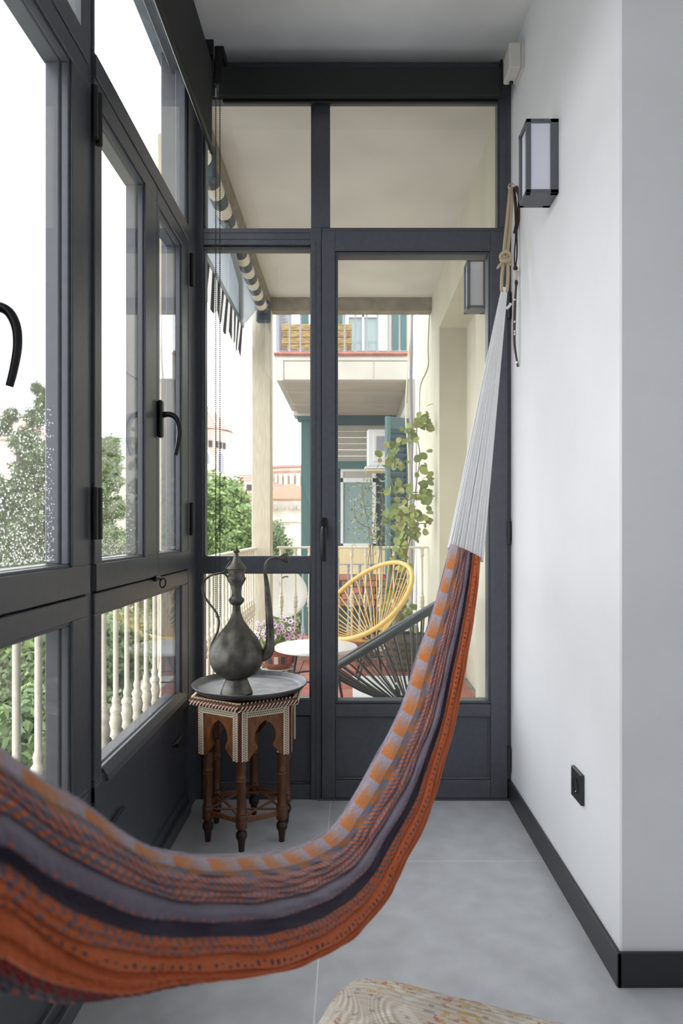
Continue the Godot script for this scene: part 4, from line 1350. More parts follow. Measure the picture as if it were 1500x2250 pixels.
# ---------------------------------------------------------------- side table, tray, ewer
func table_set() -> void:
	var c := pt(-0.355, 0, 2.355)
	var t := thing("inlaid_side_table", "hexagonal carved wooden side table with bone inlay and arched aprons", "table", c)
	var hex := func(r: float, k: float) -> Vector3:   # a corner points at the viewer
		var g := TAU * k / 6.0 + PI / 2
		return Vector3(cos(g) * r, 0, sin(g) * r)
	var outline := func(r: float) -> PackedVector2Array:
		var p := PackedVector2Array()
		for k in 6:
			var q: Vector3 = hex.call(r, k)
			p.append(Vector2(q.x, -q.z))
		return p
	var flat := Basis(Vector3.RIGHT, Vector3.FORWARD, Vector3.UP)
	part("tabletop", mb().prism(outline.call(0.205), 0.012, flat, Vector3(0, 0.481, 0)), M.walnut, t)
	part("tabletop_base", mb().prism(outline.call(0.193), 0.014, flat, Vector3(0, 0.468, 0)), M.walnut_dark, t)
	var ap := 0.176
	for k in 6:
		var a: Vector3 = hex.call(0.2, k)
		var b: Vector3 = hex.call(0.2, k + 1)
		# twisted rope moulding along the edge
		var rope := mb()
		for q in 15:
			var p := a.lerp(b, (q + 0.5) / 15.0)
			rope.col = Color(0.70, 0.58, 0.44)
			var dir := (b - a).normalized()
			var outw := ((a + b) / 2.0).normalized()
			rope.ball(p + Vector3(0, 0.4725, 0) + outw * 0.003, Vector3(0.0032, 0.0135, 0.0055), 8, Basis(dir, Vector3.UP, outw) * Basis(Vector3.BACK, 0.75) )
			rope.ball(p + Vector3(0, 0.488, 0) - outw * 0.004, Vector3(0.0026, 0.008, 0.004), 6, Basis(dir, outw, Vector3.UP) * Basis(Vector3.BACK, -0.7))
		part("rope_moulding", rope, M.painted, t)
		var lip := part("moulding_base", mb().tube([a + Vector3(0, 0.4735, 0), b + Vector3(0, 0.4735, 0)], 0.0075, 8), M.walnut_red, t)
		lip.set_meta("label", "reddish lip under the rope carving")
		# apron with a pointed horseshoe arch
		var ca: Vector3 = hex.call(ap, k)
		var cb: Vector3 = hex.call(ap, k + 1)
		var mid := (ca + cb) / 2.0
		var outn := mid.normalized()
		var bx := (cb - ca).normalized()
		if bx.cross(Vector3.UP).dot(outn) < 0:
			bx = -bx
		var bs := Basis(bx, Vector3.UP, outn)
		var w := ap / 2.0
		var half := [Vector2(0.058, 0.0), Vector2(0.050, 0.012), Vector2(0.036, 0.026), Vector2(0.0265, 0.038), Vector2(0.029, 0.046), Vector2(0.0345, 0.056), Vector2(0.0375, 0.070), Vector2(0.036, 0.084), Vector2(0.030, 0.098), Vector2(0.021, 0.109), Vector2(0.010, 0.118)]
		var poly2 := PackedVector2Array([Vector2(-w + 0.003, 0.0), Vector2(-w + 0.003, 0.163), Vector2(w - 0.003, 0.163), Vector2(w - 0.003, 0.0)])
		for q in half.size():
			poly2.append(half[q])
		poly2.append(Vector2(0, 0.124))
		for q in half.size():
			var h: Vector2 = half[half.size() - 1 - q]
			poly2.append(Vector2(-h.x, h.y))
		var av := part("apron", mb().prism(poly2, 0.012, bs, mid + Vector3(0, 0.298, 0) - outn * 0.006), M.walnut_panel, t)
		# inlaid bone bands with their dark dots, and the red corner strips
		for e in [[-w + 0.015, 0.081, 0.02, 0.160], [w - 0.015, 0.081, 0.02, 0.160], [0.0, 0.1505, ap - 0.05, 0.021]]:
			var bd := mb()
			bd.col = Color(0.70, 0.60, 0.45)
			bd.box(mid + Vector3(0, 0.298 + e[1], 0) + bx * e[0] + outn * 0.0025, Vector3(e[2], e[3], 0.006), 0.001, bs)
			bd.col = Color(0.035, 0.02, 0.014)
			var n := int(maxf(e[2], e[3]) / 0.0078)
			for q in n:
				for s in [-0.0032, 0.0032]:
					var off := -maxf(e[2], e[3]) / 2 + (q + 0.5 + (0.25 if s > 0 else -0.25)) * 0.0078
					var p: Vector3 = mid + Vector3(0, 0.298 + e[1], 0) + bx * e[0] + outn * 0.0057
					p += (bx * off + Vector3(0, s, 0)) if e[2] > e[3] else (Vector3(0, off, 0) + bx * s)
					bd.box(p, Vector3(0.0034, 0.0034, 0.0006), 0.0, bs * Basis(Vector3.BACK, PI / 4))
			part("inlay_band", bd, M.painted, av)
		part("corner_strip", mb().box(ca * 1.0 + Vector3(0, 0.379, 0), Vector3(0.009, 0.166, 0.009), 0.002, Basis(Vector3.UP, -TAU * k / 6.0)), M.walnut_red, t)
		# turned legs
		var foot: Vector3 = hex.call(0.1426, k)
		var prof := []
		for e in [[0.0, 0.0], [0.0095, 0.0], [0.0105, 0.014], [0.0125, 0.033], [0.0135, 0.036], [0.0175, 0.043], [0.019, 0.051], [0.0175, 0.059], [0.012, 0.066], [0.0105, 0.069], [0.0155, 0.073], [0.0185, 0.078], [0.0185, 0.098], [0.0165, 0.1005], [0.0185, 0.103], [0.0185, 0.117], [0.016, 0.119], [0.0178, 0.122], [0.0155, 0.126], [0.0152, 0.223], [0.0172, 0.226], [0.0172, 0.231], [0.015, 0.233], [0.0172, 0.236], [0.0172, 0.241], [0.0148, 0.244], [0.0152, 0.258], [0.0175, 0.263], [0.0175, 0.30], [0.0, 0.30]]:
			prof.append(Vector2(e[0], e[1]))
		var lg := part("leg", mb().lathe(prof.slice(8), 16), M.walnut, t, foot)
		part("foot", mb().lathe(prof.slice(0, 10), 16), M.walnut_dark, lg)
		part("stile", mb().box(foot + foot.normalized() * 0.012 + Vector3(0, 0.38, 0), Vector3(0.03, 0.168, 0.03), 0.003, Basis(Vector3.UP, -TAU * k / 6.0)), M.walnut, t)
		# star of stretchers
		var f2: Vector3 = hex.call(0.1426, k + 1)
		var f3: Vector3 = hex.call(0.1426, k + 2)
		var sd := (f2 - foot).normalized()
		part("stretcher", mb().box((foot + f2) / 2.0 + Vector3(0, 0.096, 0), Vector3((f2 - foot).length() - 0.03, 0.016, 0.008), 0.002, Basis(sd, Vector3.UP, sd.cross(Vector3.UP))), M.walnut_panel, t)
		var s3 := (f3 - foot).normalized()
		part("star_bar", mb().box((foot + f3) / 2.0 + Vector3(0, 0.1065 + 0.001 * (k % 2), 0), Vector3((f3 - foot).length() - 0.03, 0.005, 0.009), 0.001, Basis(s3, Vector3.UP, s3.cross(Vector3.UP))), M.walnut_panel, t)
	# tray
	var tr := thing("metal_tray", "round dull metal tray with a raised rim on the side table", "tray", c + Vector3(0.006, 0.493, 0.0))
	part("plate", mb().lathe([Vector2(0, 0.0), Vector2(0.165, 0.0), Vector2(0.182, 0.004), Vector2(0.194, 0.017), Vector2(0.1965, 0.019), Vector2(0.197, 0.022), Vector2(0.195, 0.0235), Vector2(0.191, 0.022), Vector2(0.181, 0.010), Vector2(0.172, 0.0065), Vector2(0.165, 0.005), Vector2(0, 0.005)], 64), M.copper_tray, tr)
	# ewer
	var k2 := 0.0003027
	var e := thing("metal_ewer", "old dark metal ewer with a long curved spout on the tray", "ewer", pt(-0.381, 0.4985, 2.272))
	var y0 := 1755.0
	var at := func(x: float, y: float) -> Vector3:
		return Vector3((x - 595.0) * k2, (y0 - y) * k2, 0)
	var body := []
	for q in [[0, 1755], [170, 1755], [177, 1748], [172, 1735], [150, 1680], [132, 1640], [120, 1605], [118, 1592], [128, 1582], [160, 1572], [205, 1548], [245, 1505], [275, 1450], [292, 1395], [298, 1335], [290, 1280], [268, 1220], [235, 1160], [190, 1100], [145, 1050], [108, 1000], [82, 960], [64, 920], [52, 880], [46, 845], [43, 800], [48, 788], [66, 775], [80, 755], [86, 738], [80, 718], [62, 702], [54, 690], [52, 660], [53, 625], [60, 590], [78, 550], [96, 522], [104, 505], [100, 488], [90, 474], [92, 462], [86, 450], [88, 436], [94, 420], [100, 412], [100, 400]]:
		body.append(Vector2(q[0] * k2, (y0 - q[1]) * k2))
	part("body", mb().lathe(body, 40), M.copper_old, e)
	var lid := []
	for q in [[0, 400], [104, 400], [112, 392], [108, 378], [96, 362], [74, 340], [56, 318], [46, 296], [36, 268], [24, 240], [17, 224], [20, 218], [32, 210], [36, 200], [30, 188], [16, 176], [9, 160], [5, 140], [0, 122]]:
		lid.append(Vector2(q[0] * k2, (y0 - q[1]) * k2))
	part("lid", mb().lathe(lid, 32), M.copper_old, e)
	var hp := []
	for q in [[500, 492], [470, 450], [430, 440], [385, 446], [320, 462], [255, 508], [222, 575], [232, 665], [275, 745], [345, 835], [388, 905], [402, 985], [386, 1080], [342, 1170], [312, 1240], [305, 1300]]:
		hp.append(at.call(q[0], q[1]))
	part("handle", mb().tube(smooth(hp, 5), 0.0037, 8), M.copper_old, e)
	part("handle_tie", mb().tube(smooth([at.call(470, 412), at.call(440, 432), at.call(410, 446)], 4), 0.0026, 6), M.copper_old, e)
	part("thumb_piece", mb().tube(smooth([at.call(478, 392), at.call(500, 350), at.call(525, 318), at.call(528, 290), at.call(510, 280), at.call(500, 292)], 4), 0.0026, 7), M.copper_old, e)
	var sp := []
	var sr := []
	for q in [[840, 1392, 26], [888, 1368, 44], [930, 1325, 60], [955, 1270, 58], [962, 1210, 50], [966, 1130, 46], [960, 1000, 42], [950, 850, 38], [940, 700, 34], [930, 580, 28], [915, 470, 21], [908, 400, 17], [915, 345, 16], [940, 302, 15], [985, 278, 14.5], [1040, 272, 15], [1075, 272, 24], [1105, 272, 44], [1135, 272, 58], [1165, 270, 58]]:
		sp.append(at.call(q[0], q[1]))
		sr.append(Vector3(q[2] * k2, 0, 0))
	var rr := []
	for q in smooth(sr, 4):
		rr.append(q.x)
	part("spout", mb().tube(smooth(sp, 4), rr, 14), M.copper_old, e)

# ---------------------------------------------------------------- things on the white wall
func wall_fittings() -> void:
	lantern("box lantern inside, high on the white wall beside the hammock hook", pt(XR, 2.041, 2.026))
	var j := thing("junction_box", "small white plastic junction box under the ceiling corner", "box", pt(XR, 2.68, 2.42))
	part("cover", mb().span(Vector3(-0.055, 0.0, -0.098), Vector3(-0.012, 0.091, 0.0), 0.004), M.white_plastic, j)
	part("base", mb().span(Vector3(-0.012, 0.001, -0.097), Vector3(0.0, 0.09, -0.001), 0.001), M.white_plastic, j)
	part("grommet", mb().tube([Vector3(-0.03, 0.002, -0.08), Vector3(-0.03, -0.006, -0.08)], 0.008, 10), M.black_plastic, j)
	var s := thing("wall_socket", "square black power socket low on the white wall", "socket", pt(XR, 0.353, 1.842))
	part("plate", mb().box(Vector3(-0.005, 0, 0), Vector3(0.010, 0.081, 0.081), 0.0015), M.socket, s)
	part("well", mb().lathe([Vector2(0.0215, 0.0), Vector2(0.0215, 0.0012), Vector2(0.0192, 0.0014), Vector2(0.0186, -0.004), Vector2(0.0, -0.004)], 24, Vector3(-0.0102, 0, 0), Basis(Vector3.BACK, PI / 2)), M.socket_hole, s)
	for q in [-1, 1]:
		part("earth_clip", mb().box(Vector3(-0.0105, q * 0.018, 0), Vector3(0.002, 0.004, 0.006), 0.0005), M.steel, s)
	# leather cord ornament on the same hook
	var h := pt(0.598, 2.292, 2.50)
	var o := thing("leather_charm", "dark leather strap with a bone bead and twig hanging beside the rope", "ornament", h)
	part("strap", mb().tube(smooth([Vector3(0.004, 0.004, 0), Vector3(0.018, -0.03, 0.004), Vector3(0.016, -0.09, 0.004), Vector3(0.009, -0.13, 0.002), Vector3(0.002, -0.165, 0)], 6), 0.0075, 8), M.leather, o)
	for q in [-1.0, 1.0]:
		part("lace", mb().tube(smooth([Vector3(-0.002 + q * 0.002, 0, 0.002), Vector3(0.004 + q * 0.003, -0.08, 0.004), Vector3(0.006 + q * 0.002, -0.17, 0.003), Vector3(0.004 + q * 0.0045, -0.24, 0.003), Vector3(0.002 + q * 0.002, -0.29, 0.003)], 5), 0.0029, 6), M.leather, o)
	part("lace_knot", mb().ball(Vector3(0.003, -0.295, 0.003), Vector3(0.009, 0.01, 0.008), 8), M.leather, o)
	part("bone_bead", mb().lathe([Vector2(0, -0.034), Vector2(0.006, -0.033), Vector2(0.0085, -0.015), Vector2(0.0105, 0.0), Vector2(0.0, 0.002)], 12, Vector3(0.004, -0.306, 0.004)), M.bone, o)
	part("lace_knot", mb().ball(Vector3(0.006, -0.348, 0.003), Vector3(0.007, 0.012, 0.007), 8), M.leather, o)
	part("twig", mb().tube(smooth([Vector3(0.006, -0.35, 0.003), Vector3(0.002, -0.41, 0.003), Vector3(-0.001, -0.50, 0.003), Vector3(-0.001, -0.56, 0.003), Vector3(0.003, -0.60, 0.003), Vector3(0.012, -0.655, 0.003)], 5), [0.005, 0.0045, 0.0044, 0.0044, 0.0046, 0.005, 0.0052, 0.0052, 0.0052, 0.0052, 0.0052, 0.005, 0.005, 0.005, 0.005, 0.005, 0.005, 0.0048, 0.0046, 0.0046, 0.0044, 0.0042, 0.004, 0.004, 0.004, 0.004], 8), M.twig, o)
	for y in [-0.412, -0.492, -0.528, -0.538, -0.64]:
		part("silver_ring", mb().tube([Vector3(0.0005 if y > -0.6 else 0.009, y + 0.004, 0.003), Vector3(0.0 if y > -0.6 else 0.010, y - 0.003, 0.003)], 0.0058, 10), M.steel, o)

# ---------------------------------------------------------------- woven pouf in the foreground
func pouf() -> void:
	var w := 1024
	var img := Image.create(w, w, false, Image.FORMAT_RGB8)
	var nz := FastNoiseLite.new()
	nz.seed = 14
	nz.frequency = 0.006
	var cz := FastNoiseLite.new()
	cz.seed = 15
	cz.frequency = 0.11
	var cream := Color8(214, 203, 188)
	var rose := Color8(190, 112, 108)
	var gold := Color8(206, 172, 104)
	var slate := Color8(140, 132, 128)
	for y in w:
		for x in w:
			var r := y / 8
			var st := (x + (r % 2) * 7) / 14
			var big := nz.get_noise_2d(x, y * 1.2)
			var pick := cz.get_noise_2d(st * 5.0, r * 7.0)
			var c := cream
			var lozenge := absf(fposmod(x / 260.0 + 0.2, 1.0) - 0.5) + absf(fposmod(y / 260.0, 1.0) - 0.5)
			if pick > 0.3 and big > 0.0:
				c = cream.lerp(rose, 0.75)
			elif pick < -0.16 and big > 0.08:
				c = cream.lerp(gold, 0.8)
			elif pick < -0.36:
				c = cream.lerp(slate, 0.6)
			if absf(lozenge - 0.44) < 0.045:
				c = c.lerp(Color8(232, 226, 214), 0.7)
			elif lozenge < 0.26 and pick > -0.1:
				c = cream.lerp(gold, 0.6)
			if (y < 60 or y > w - 60 or x < 60 or x > w - 60) and pick > 0.0:
				c = cream.lerp(rose, 0.8)
			var yarn := 0.84 + 0.16 * sin((y % 8) / 8.0 * PI) + 0.06 * cz.get_noise_2d(x * 3.0, y * 3.0)
			img.set_pixel(x, y, Color(c.r * yarn, c.g * yarn, c.b * yarn))
	var m := mat("kilim", 255, 255, 255, 0.95)
	m.albedo_texture = ImageTexture.create_from_image(img)
	m.rim_enabled = true
	m.rim = 0.2
	var turn := 0.37
	var o := thing("kilim_pouf", "square woven kilim pouf in cream, ochre and rose on the tiles", "pouf", pt(0.128, 0, 0.865), "", -turn)
	# superellipsoid cushion with woven ribs
	var rows := []
	var uvs := []
	var n := 160
	var hx := 0.25
	var hz := 0.25
	for a in 141:
		var ph := -PI / 2 + PI * a / 140.0
		var cr := pow(cos(ph), 0.3) if cos(ph) > 1e-6 else 0.0
		var y := 0.162 + 0.162 * signf(sin(ph)) * pow(absf(sin(ph)), 0.55)
		var row := PackedVector3Array()
		var uv := PackedVector2Array()
		for k in n + 1:
			var g := TAU * k / n
			var x := hx * cr * signf(cos(g)) * pow(absf(cos(g)), 0.24)
			var z := hz * cr * signf(sin(g)) * pow(absf(sin(g)), 0.24)
			var rib := 0.002 * sin((z + x * 0.05) * 740.0) * cr
			var dip := 0.012 * (1.0 - cr) * signf(sin(ph))
			row.append(Vector3(x, y + rib - dip, z))
			uv.append(Vector2(0.5 + x * 1.6 + (0.0 if sin(ph) > 0.2 else y), 0.5 + z * 1.6))
		rows.append(row)
		uvs.append(uv)
	part("cover", mb().grid(rows, uvs, true, true), m, o)
	var seam := []
	for k in 48:
		var g := TAU * k / 48
		seam.append(Vector3(hx * 1.0 * signf(cos(g)) * pow(absf(cos(g)), 0.24), 0.162, hz * signf(sin(g)) * pow(absf(sin(g)), 0.24)))
	part("seam_piping", mb().tube(seam, 0.004, 6, true), M.jute, o)

# ---------------------------------------------------------------- terrace furniture
func string_chair(label: String, c: Vector3, a1: Vector3, a2: Vector3, hub: Vector3, rim_m: Material, cord_m: Material, thick: float, cords: int, feet: Array) -> void:
	var o := thing("string_chair", label, "chair", Vector3(hub.x, 0, hub.z), "string lounge chairs")
	var base := o.position
	var rim := []
	for k in 64:
		var g := TAU * k / 64
		rim.append(c + a1 * cos(g) * (1.0 + 0.06 * cos(g)) + a2 * sin(g) - base)
	part("rim", mb().tube(rim, thick, 12, true), rim_m, o)
	var ring := []
	var nn := a1.cross(a2).normalized()
	if nn.y < 0:
		nn = -nn
	var hn := (nn * 0.5 + Vector3.UP * 0.5).normalized()
	var e1 := (a1 - hn * a1.dot(hn)).normalized()
	var e2 := hn.cross(e1)
	if e2.dot(a2) < 0:
		e2 = -e2
	var hr := 0.075
	for k in 32:
		var g := TAU * k / 32
		ring.append(hub + (e1 * cos(g) + e2 * sin(g)) * hr - base)
	part("seat_ring", mb().tube(ring, thick * 0.6, 8, true), M.black_steel, o)
	for k in cords:
		var g := TAU * (k + 0.5) / cords
		var p := c + a1 * cos(g) * (1.0 + 0.06 * cos(g)) + a2 * sin(g) - base
		var q := hub + (e1 * cos(g) + e2 * sin(g)) * hr - base
		var sag := (p + q) / 2.0 - nn * 0.012
		part("cord", mb().tube([p, sag, q], 0.0042, 6), cord_m, o)
	for f in feet:
		var ft: Vector3 = f
		var start: Vector3 = hub + (Vector3(ft.x - hub.x, 0, ft.z - hub.z).normalized() * hr * 0.9)
		part("leg", mb().tube(smooth([c.lerp(hub, 0.25) * 0.25 + start * 0.75 - base, start + Vector3(0, -0.02, 0) - base, ft - base], 4), 0.0085, 8), M.black_steel, o)
	for k in feet.size():
		var f0: Vector3 = feet[k]
		var f1: Vector3 = feet[(k + 1) % feet.size()]
		part("leg_brace", mb().tube([hub.lerp(f0, 0.45) - base, hub.lerp(f1, 0.45) - base], 0.006, 6), M.black_steel, o)

func terrace_furniture() -> void:
	# yellow chair by the balustrade
	var c := seen(802, 1322, 4.65)
	var hub := pt(0.15, 0.30, 4.72)
	string_chair("yellow string lounge chair beside the white round table", c, Vector3(0.217, 0.245, -0.138), Vector3(0.21, 0.0, 0.33), hub, M.yellow_rim, M.yellow_cord, 0.0155, 40, [pt(0.04, 0.019, 4.48), pt(0.30, 0.019, 4.55), pt(0.04, 0.0, 4.92), pt(0.22, 0.0, 4.9)])
	# black chair nearer the door
	var cb := seen(845, 1398, 3.3)
	var h := Vector3(0.967, 0, 0.255)
	string_chair("black string lounge chair just outside the terrace door", cb, (h * cos(0.56) + Vector3.UP * sin(0.56)) * 0.35, Vector3(0.255, 0, -0.967) * 0.35, pt(0.262, 0.235, 3.24), M.black_rim, M.black_cord, 0.017, 44, [pt(0.10, 0.019, 3.05), pt(0.40, 0.019, 3.05), pt(0.08, 0.019, 3.5), pt(0.42, 0.019, 3.5)])
	# round table
	var t := thing("round_side_table", "white round table on dark legs beside the yellow chair", "table", pt(-0.2, 0, 3.9))
	part("tabletop", mb().lathe([Vector2(0, 0.355), Vector2(0.225, 0.355), Vector2(0.236, 0.36), Vector2(0.236, 0.372), Vector2(0.232, 0.376), Vector2(0, 0.376)], 48), M.white_top, t)
	for k in 3:
		var g := TAU * k / 3 + 0.5
		part("leg", mb().tube([Vector3(cos(g) * 0.12, 0.355, sin(g) * 0.12), Vector3(cos(g) * 0.19, 0.0, sin(g) * 0.19)], 0.0075, 8), M.black_steel, t)
	var hoop := []
	for k in 32:
		hoop.append(Vector3(cos(TAU * k / 32) * 0.15, 0.2, sin(TAU * k / 32) * 0.15))
	part("leg_hoop", mb().tube(hoop, 0.005, 6, true), M.black_steel, t)
	# pale mat
	var rows := []
	for a in 13:
		var row := PackedVector3Array()
		for k in 9:
			row.append(Vector3(0.01 + 0.59 * k / 8.0, 0.0085 + 0.001 * sin(a * 1.7 + k * 2.1), -(2.95 + 1.85 * a / 12.0)))
		rows.append(row)
	var mt := thing("outdoor_mat", "pale woven mat under the black string chair", "mat")
	part("weave", mb().span(pt(0.01, 0.0, 2.95), pt(0.6, 0.007, 4.8), 0.003), M.mat_cloth, mt)
	part("top_ply", mb().grid(rows, [], false, true), M.mat_cloth, mt)
	# dish on the far balustrade
	var ds := thing("satellite_dish", "round white dish fixed behind the far balustrade", "dish", seen(622, 1304, 5.62))
	part("reflector", mb().lathe([Vector2(0, -0.05), Vector2(0.09, -0.042), Vector2(0.16, -0.022), Vector2(0.195, 0.0), Vector2(0.2, 0.004), Vector2(0.195, 0.006), Vector2(0.155, -0.014), Vector2(0.08, -0.034), Vector2(0, -0.042)], 40, Vector3.ZERO, Basis(Vector3.RIGHT, PI / 2 - 0.12)), M.pale_dish, ds)
	part("feed_arm", mb().tube(smooth([Vector3(-0.01, 0.02, 0.02), Vector3(-0.015, 0.09, 0.09), Vector3(0.01, 0.14, 0.1), Vector3(0.05, 0.145, 0.1)], 4), 0.005, 6), M.black_steel, ds)
	part("mast", mb().tube([Vector3(0, 0.0, -0.05), Vector3(0, 0.0, -0.11), Vector3(0, -0.5, -0.11)], 0.014, 8), M.cast_grey, ds)

# ---------------------------------------------------------------- terrace plants
func leaf_mesh(col: Color, long: float, wide: float, cup: float) -> ArrayMesh:
	var m := mb()
	m.col = col
	var rows := []
	for a in 6:
		var f := a / 5.0
		var w := wide * pow(sin(PI * clampf(f * 0.86 + 0.1, 0, 1)), 0.8) * (1.0 if f < 0.99 else 0.05)
		rows.append(PackedVector3Array([Vector3(-w, cup * w + 0.06 * long * sin(f * 2.6), -long * f), Vector3(0, 0.06 * long * sin(f * 2.6), -long * f), Vector3(w, cup * w + 0.06 * long * sin(f * 2.6), -long * f)]))
	return m.grid(rows, [], false, true).done()

func flower_mesh(col: Color, eye: Color, r: float) -> ArrayMesh:
	var m := mb()
	for k in 5:
		var g := TAU * k / 5
		var d := Vector3(cos(g), 0, sin(g))
		var s := Vector3(-sin(g), 0, cos(g))
		m.col = col
		m.poly([d * r * 0.25 - s * r * 0.15, d * r * 0.8 - s * r * 0.5 + Vector3(0, r * 0.25, 0), d * r + Vector3(0, r * 0.2, 0), d * r * 0.8 + s * r * 0.5 + Vector3(0, r * 0.25, 0), d * r * 0.25 + s * r * 0.15], Vector3.UP)
		m.col = eye
		m.poly([Vector3.ZERO, d * r * 0.42 - s * r * 0.22 + Vector3(0, r * 0.13, 0), d * r * 0.42 + s * r * 0.22 + Vector3(0, r * 0.13, 0)], Vector3.UP)
	return m.done()

func rand_basis(rng: RandomNumberGenerator, facing: Vector3, spread: float, s: float) -> Basis:
	var y := (facing + Vector3(rng.randfn(), rng.randfn(), rng.randfn()) * spread).normalized()
	var x := y.cross(Vector3(rng.randfn(), rng.randfn(), rng.randfn())).normalized()
	return Basis(x, y, x.cross(y)) * Basis.from_scale(Vector3.ONE * s)

func pot_shape(r: float, h: float) -> MB:
	return mb().lathe([Vector2(0, 0), Vector2(r * 0.72, 0), Vector2(r * 0.74, 0.01), Vector2(r * 0.9, h * 0.5), Vector2(r * 0.97, h * 0.86), Vector2(r * 1.06, h * 0.88), Vector2(r * 1.08, h * 0.98), Vector2(r * 1.02, h), Vector2(r * 0.94, h * 0.98), Vector2(r * 0.9, h * 0.88), Vector2(0, h * 0.88)], 28)

func terrace_plants() -> void:
	var rng := RandomNumberGenerator.new()
	rng.seed = 31
	# petunias in a painted bowl
	var at := pt(-0.535, 0, 5.0)
	var pot := thing("painted_flower_pot", "patterned clay bowl on its saucer behind the ewer spout", "pot", at)
	part("bowl", mb().lathe([Vector2(0, 0.03), Vector2(0.085, 0.03), Vector2(0.115, 0.06), Vector2(0.128, 0.11), Vector2(0.132, 0.15), Vector2(0.142, 0.158), Vector2(0.142, 0.172), Vector2(0.13, 0.174), Vector2(0.12, 0.155), Vector2(0, 0.15)], 32), M.clay, pot)
	part("saucer", mb().lathe([Vector2(0, 0), Vector2(0.1, 0), Vector2(0.125, 0.012), Vector2(0.128, 0.03), Vector2(0.118, 0.032), Vector2(0.11, 0.018), Vector2(0, 0.016)], 32), M.stone_cream, pot)
	for k in 16:
		var g := TAU * k / 16
		var tile := mb()
		tile.col = [Color(0.62, 0.6, 0.52), Color(0.05, 0.05, 0.09), Color(0.4, 0.1, 0.07), Color(0.05, 0.05, 0.09)][k % 4]
		tile.box(Vector3(cos(g) * 0.1265, 0.1, sin(g) * 0.1265), Vector3(0.03, 0.055, 0.005), 0.001, Basis(Vector3.UP, -g + PI / 2) * Basis(Vector3.RIGHT, 0.2))
		part("painted_diamond", tile, M.painted, pot)
		var band := mb()
		band.col = Color(0.03, 0.03, 0.05)
		band.box(Vector3(cos(g) * 0.1285, 0.021, sin(g) * 0.1285), Vector3(0.02, 0.012, 0.004), 0.001, Basis(Vector3.UP, -g + PI / 2))
		part("painted_dash", band, M.painted, pot)
	var pe := thing("petunia_plant", "bushy petunia with violet and white flowers in the patterned bowl", "plant", at + Vector3(0, 0.15, 0))
	var leaves := mb()
	for k in 1500:
		var dir := Vector3(rng.randfn(), rng.randfn() * 0.8, rng.randfn()).normalized()
		var p := dir * pow(rng.randf(), 0.5) * Vector3(0.165, 0.12, 0.16) + Vector3(0, 0.115, 0)
		var b := rand_basis(rng, dir + Vector3.UP * 0.5, 0.5, 1.0)
		leaves.col = Color(0.10, 0.2, 0.05).lerp(Color(0.38, 0.46, 0.13), rng.randf())
		var s := leaves.v.size()
		var l := rng.randf_range(0.011, 0.02)
		leaves.vert(p - b.x * l, b.y)
		leaves.vert(p + b.z * l * 0.35, b.y)
		leaves.vert(p + b.x * l, b.y)
		leaves.vert(p - b.z * l * 0.35, b.y)
		leaves.face(s, s + 1, s + 2)
		leaves.face(s, s + 2, s + 3)
	var lv := part("foliage", leaves, M.leaf, pe)
	lv.set_meta("kind", "stuff")
	var fl := [flower_mesh(Color(0.82, 0.7, 0.8), Color(0.22, 0.03, 0.2), 0.02), flower_mesh(Color(0.6, 0.34, 0.55), Color(0.16, 0.02, 0.16), 0.021), flower_mesh(Color(0.86, 0.8, 0.84), Color(0.4, 0.1, 0.36), 0.018)]
	for k in 75:
		var dir := Vector3(rng.randfn(), absf(rng.randfn()) * 0.9 - 0.25, rng.randfn() + 0.6).normalized()
		part("flower", fl[k % 3], M.leaf, pe, dir * Vector3(0.175, 0.125, 0.17) * rng.randf_range(0.9, 1.08) + Vector3(0, 0.12, 0), rand_basis(rng, dir + Vector3(0, 0.1, 0.5), 0.3, rng.randf_range(0.75, 1.15)))
	# bougainvillea climbing at the wall's far end
	var bp := thing("ribbed_planter", "large weathered ribbed planter behind the black chair", "planter", pt(0.42, 0, 5.12))
	for k in 5:
		var y := k * 0.05
		part("hoop", mb().lathe([Vector2(0.14 + 0.006 * k, y), Vector2(0.155 + 0.006 * k, y + 0.008), Vector2(0.158 + 0.006 * k, y + 0.03), Vector2(0.146 + 0.006 * k, y + 0.05)], 28), M.basket, bp)
	part("soil", mb().lathe([Vector2(0, 0.0), Vector2(0.14, 0.0), Vector2(0.16, 0.225), Vector2(0, 0.23)], 24), M.soil, bp)
	var bo := thing("bougainvillea", "climbing bougainvillea with yellow-green leaves and a few magenta bracts", "plant", pt(0.42, 0.225, 5.12))
	var o3: Vector3 = bo.position
	var stems := [
		[[880, 1395, 5.12], [884, 1300, 5.06], [893, 1200, 5.04], [905, 1130, 5.05], [915, 1060, 5.05], [922, 1000, 5.05], [915, 950, 5.05], [925, 905, 5.05]],
		[[872, 1395, 5.1], [866, 1250, 5.06], [876, 1150, 5.04], [890, 1105, 5.04], [930, 1080, 5.05], [948, 1060, 5.05]],
		[[878, 1390, 5.1], [880, 1190, 5.04], [885, 1110, 5.04], [868, 1085, 5.06], [850, 1010, 5.06], [860, 975, 5.06], [895, 962, 5.04]],
		[[884, 1390, 5.12], [890, 1240, 5.04], [910, 1160, 5.05], [938, 1150, 5.05]],
		[[868, 1392, 5.1], [856, 1300, 5.1], [862, 1240, 5.12], [846, 1160, 5.12]]]
	var tips := []
	for s in stems:
		var pts := []
		for e in s:
			var q := seen(e[0], e[1], e[2])
			q.x = minf(q.x, 0.57)
			pts.append(q - o3)
		var sm := smooth(pts, 6)
		part("stem", mb().tube(sm, 0.0042, 6), M.bark, bo)
		tips.append(sm)
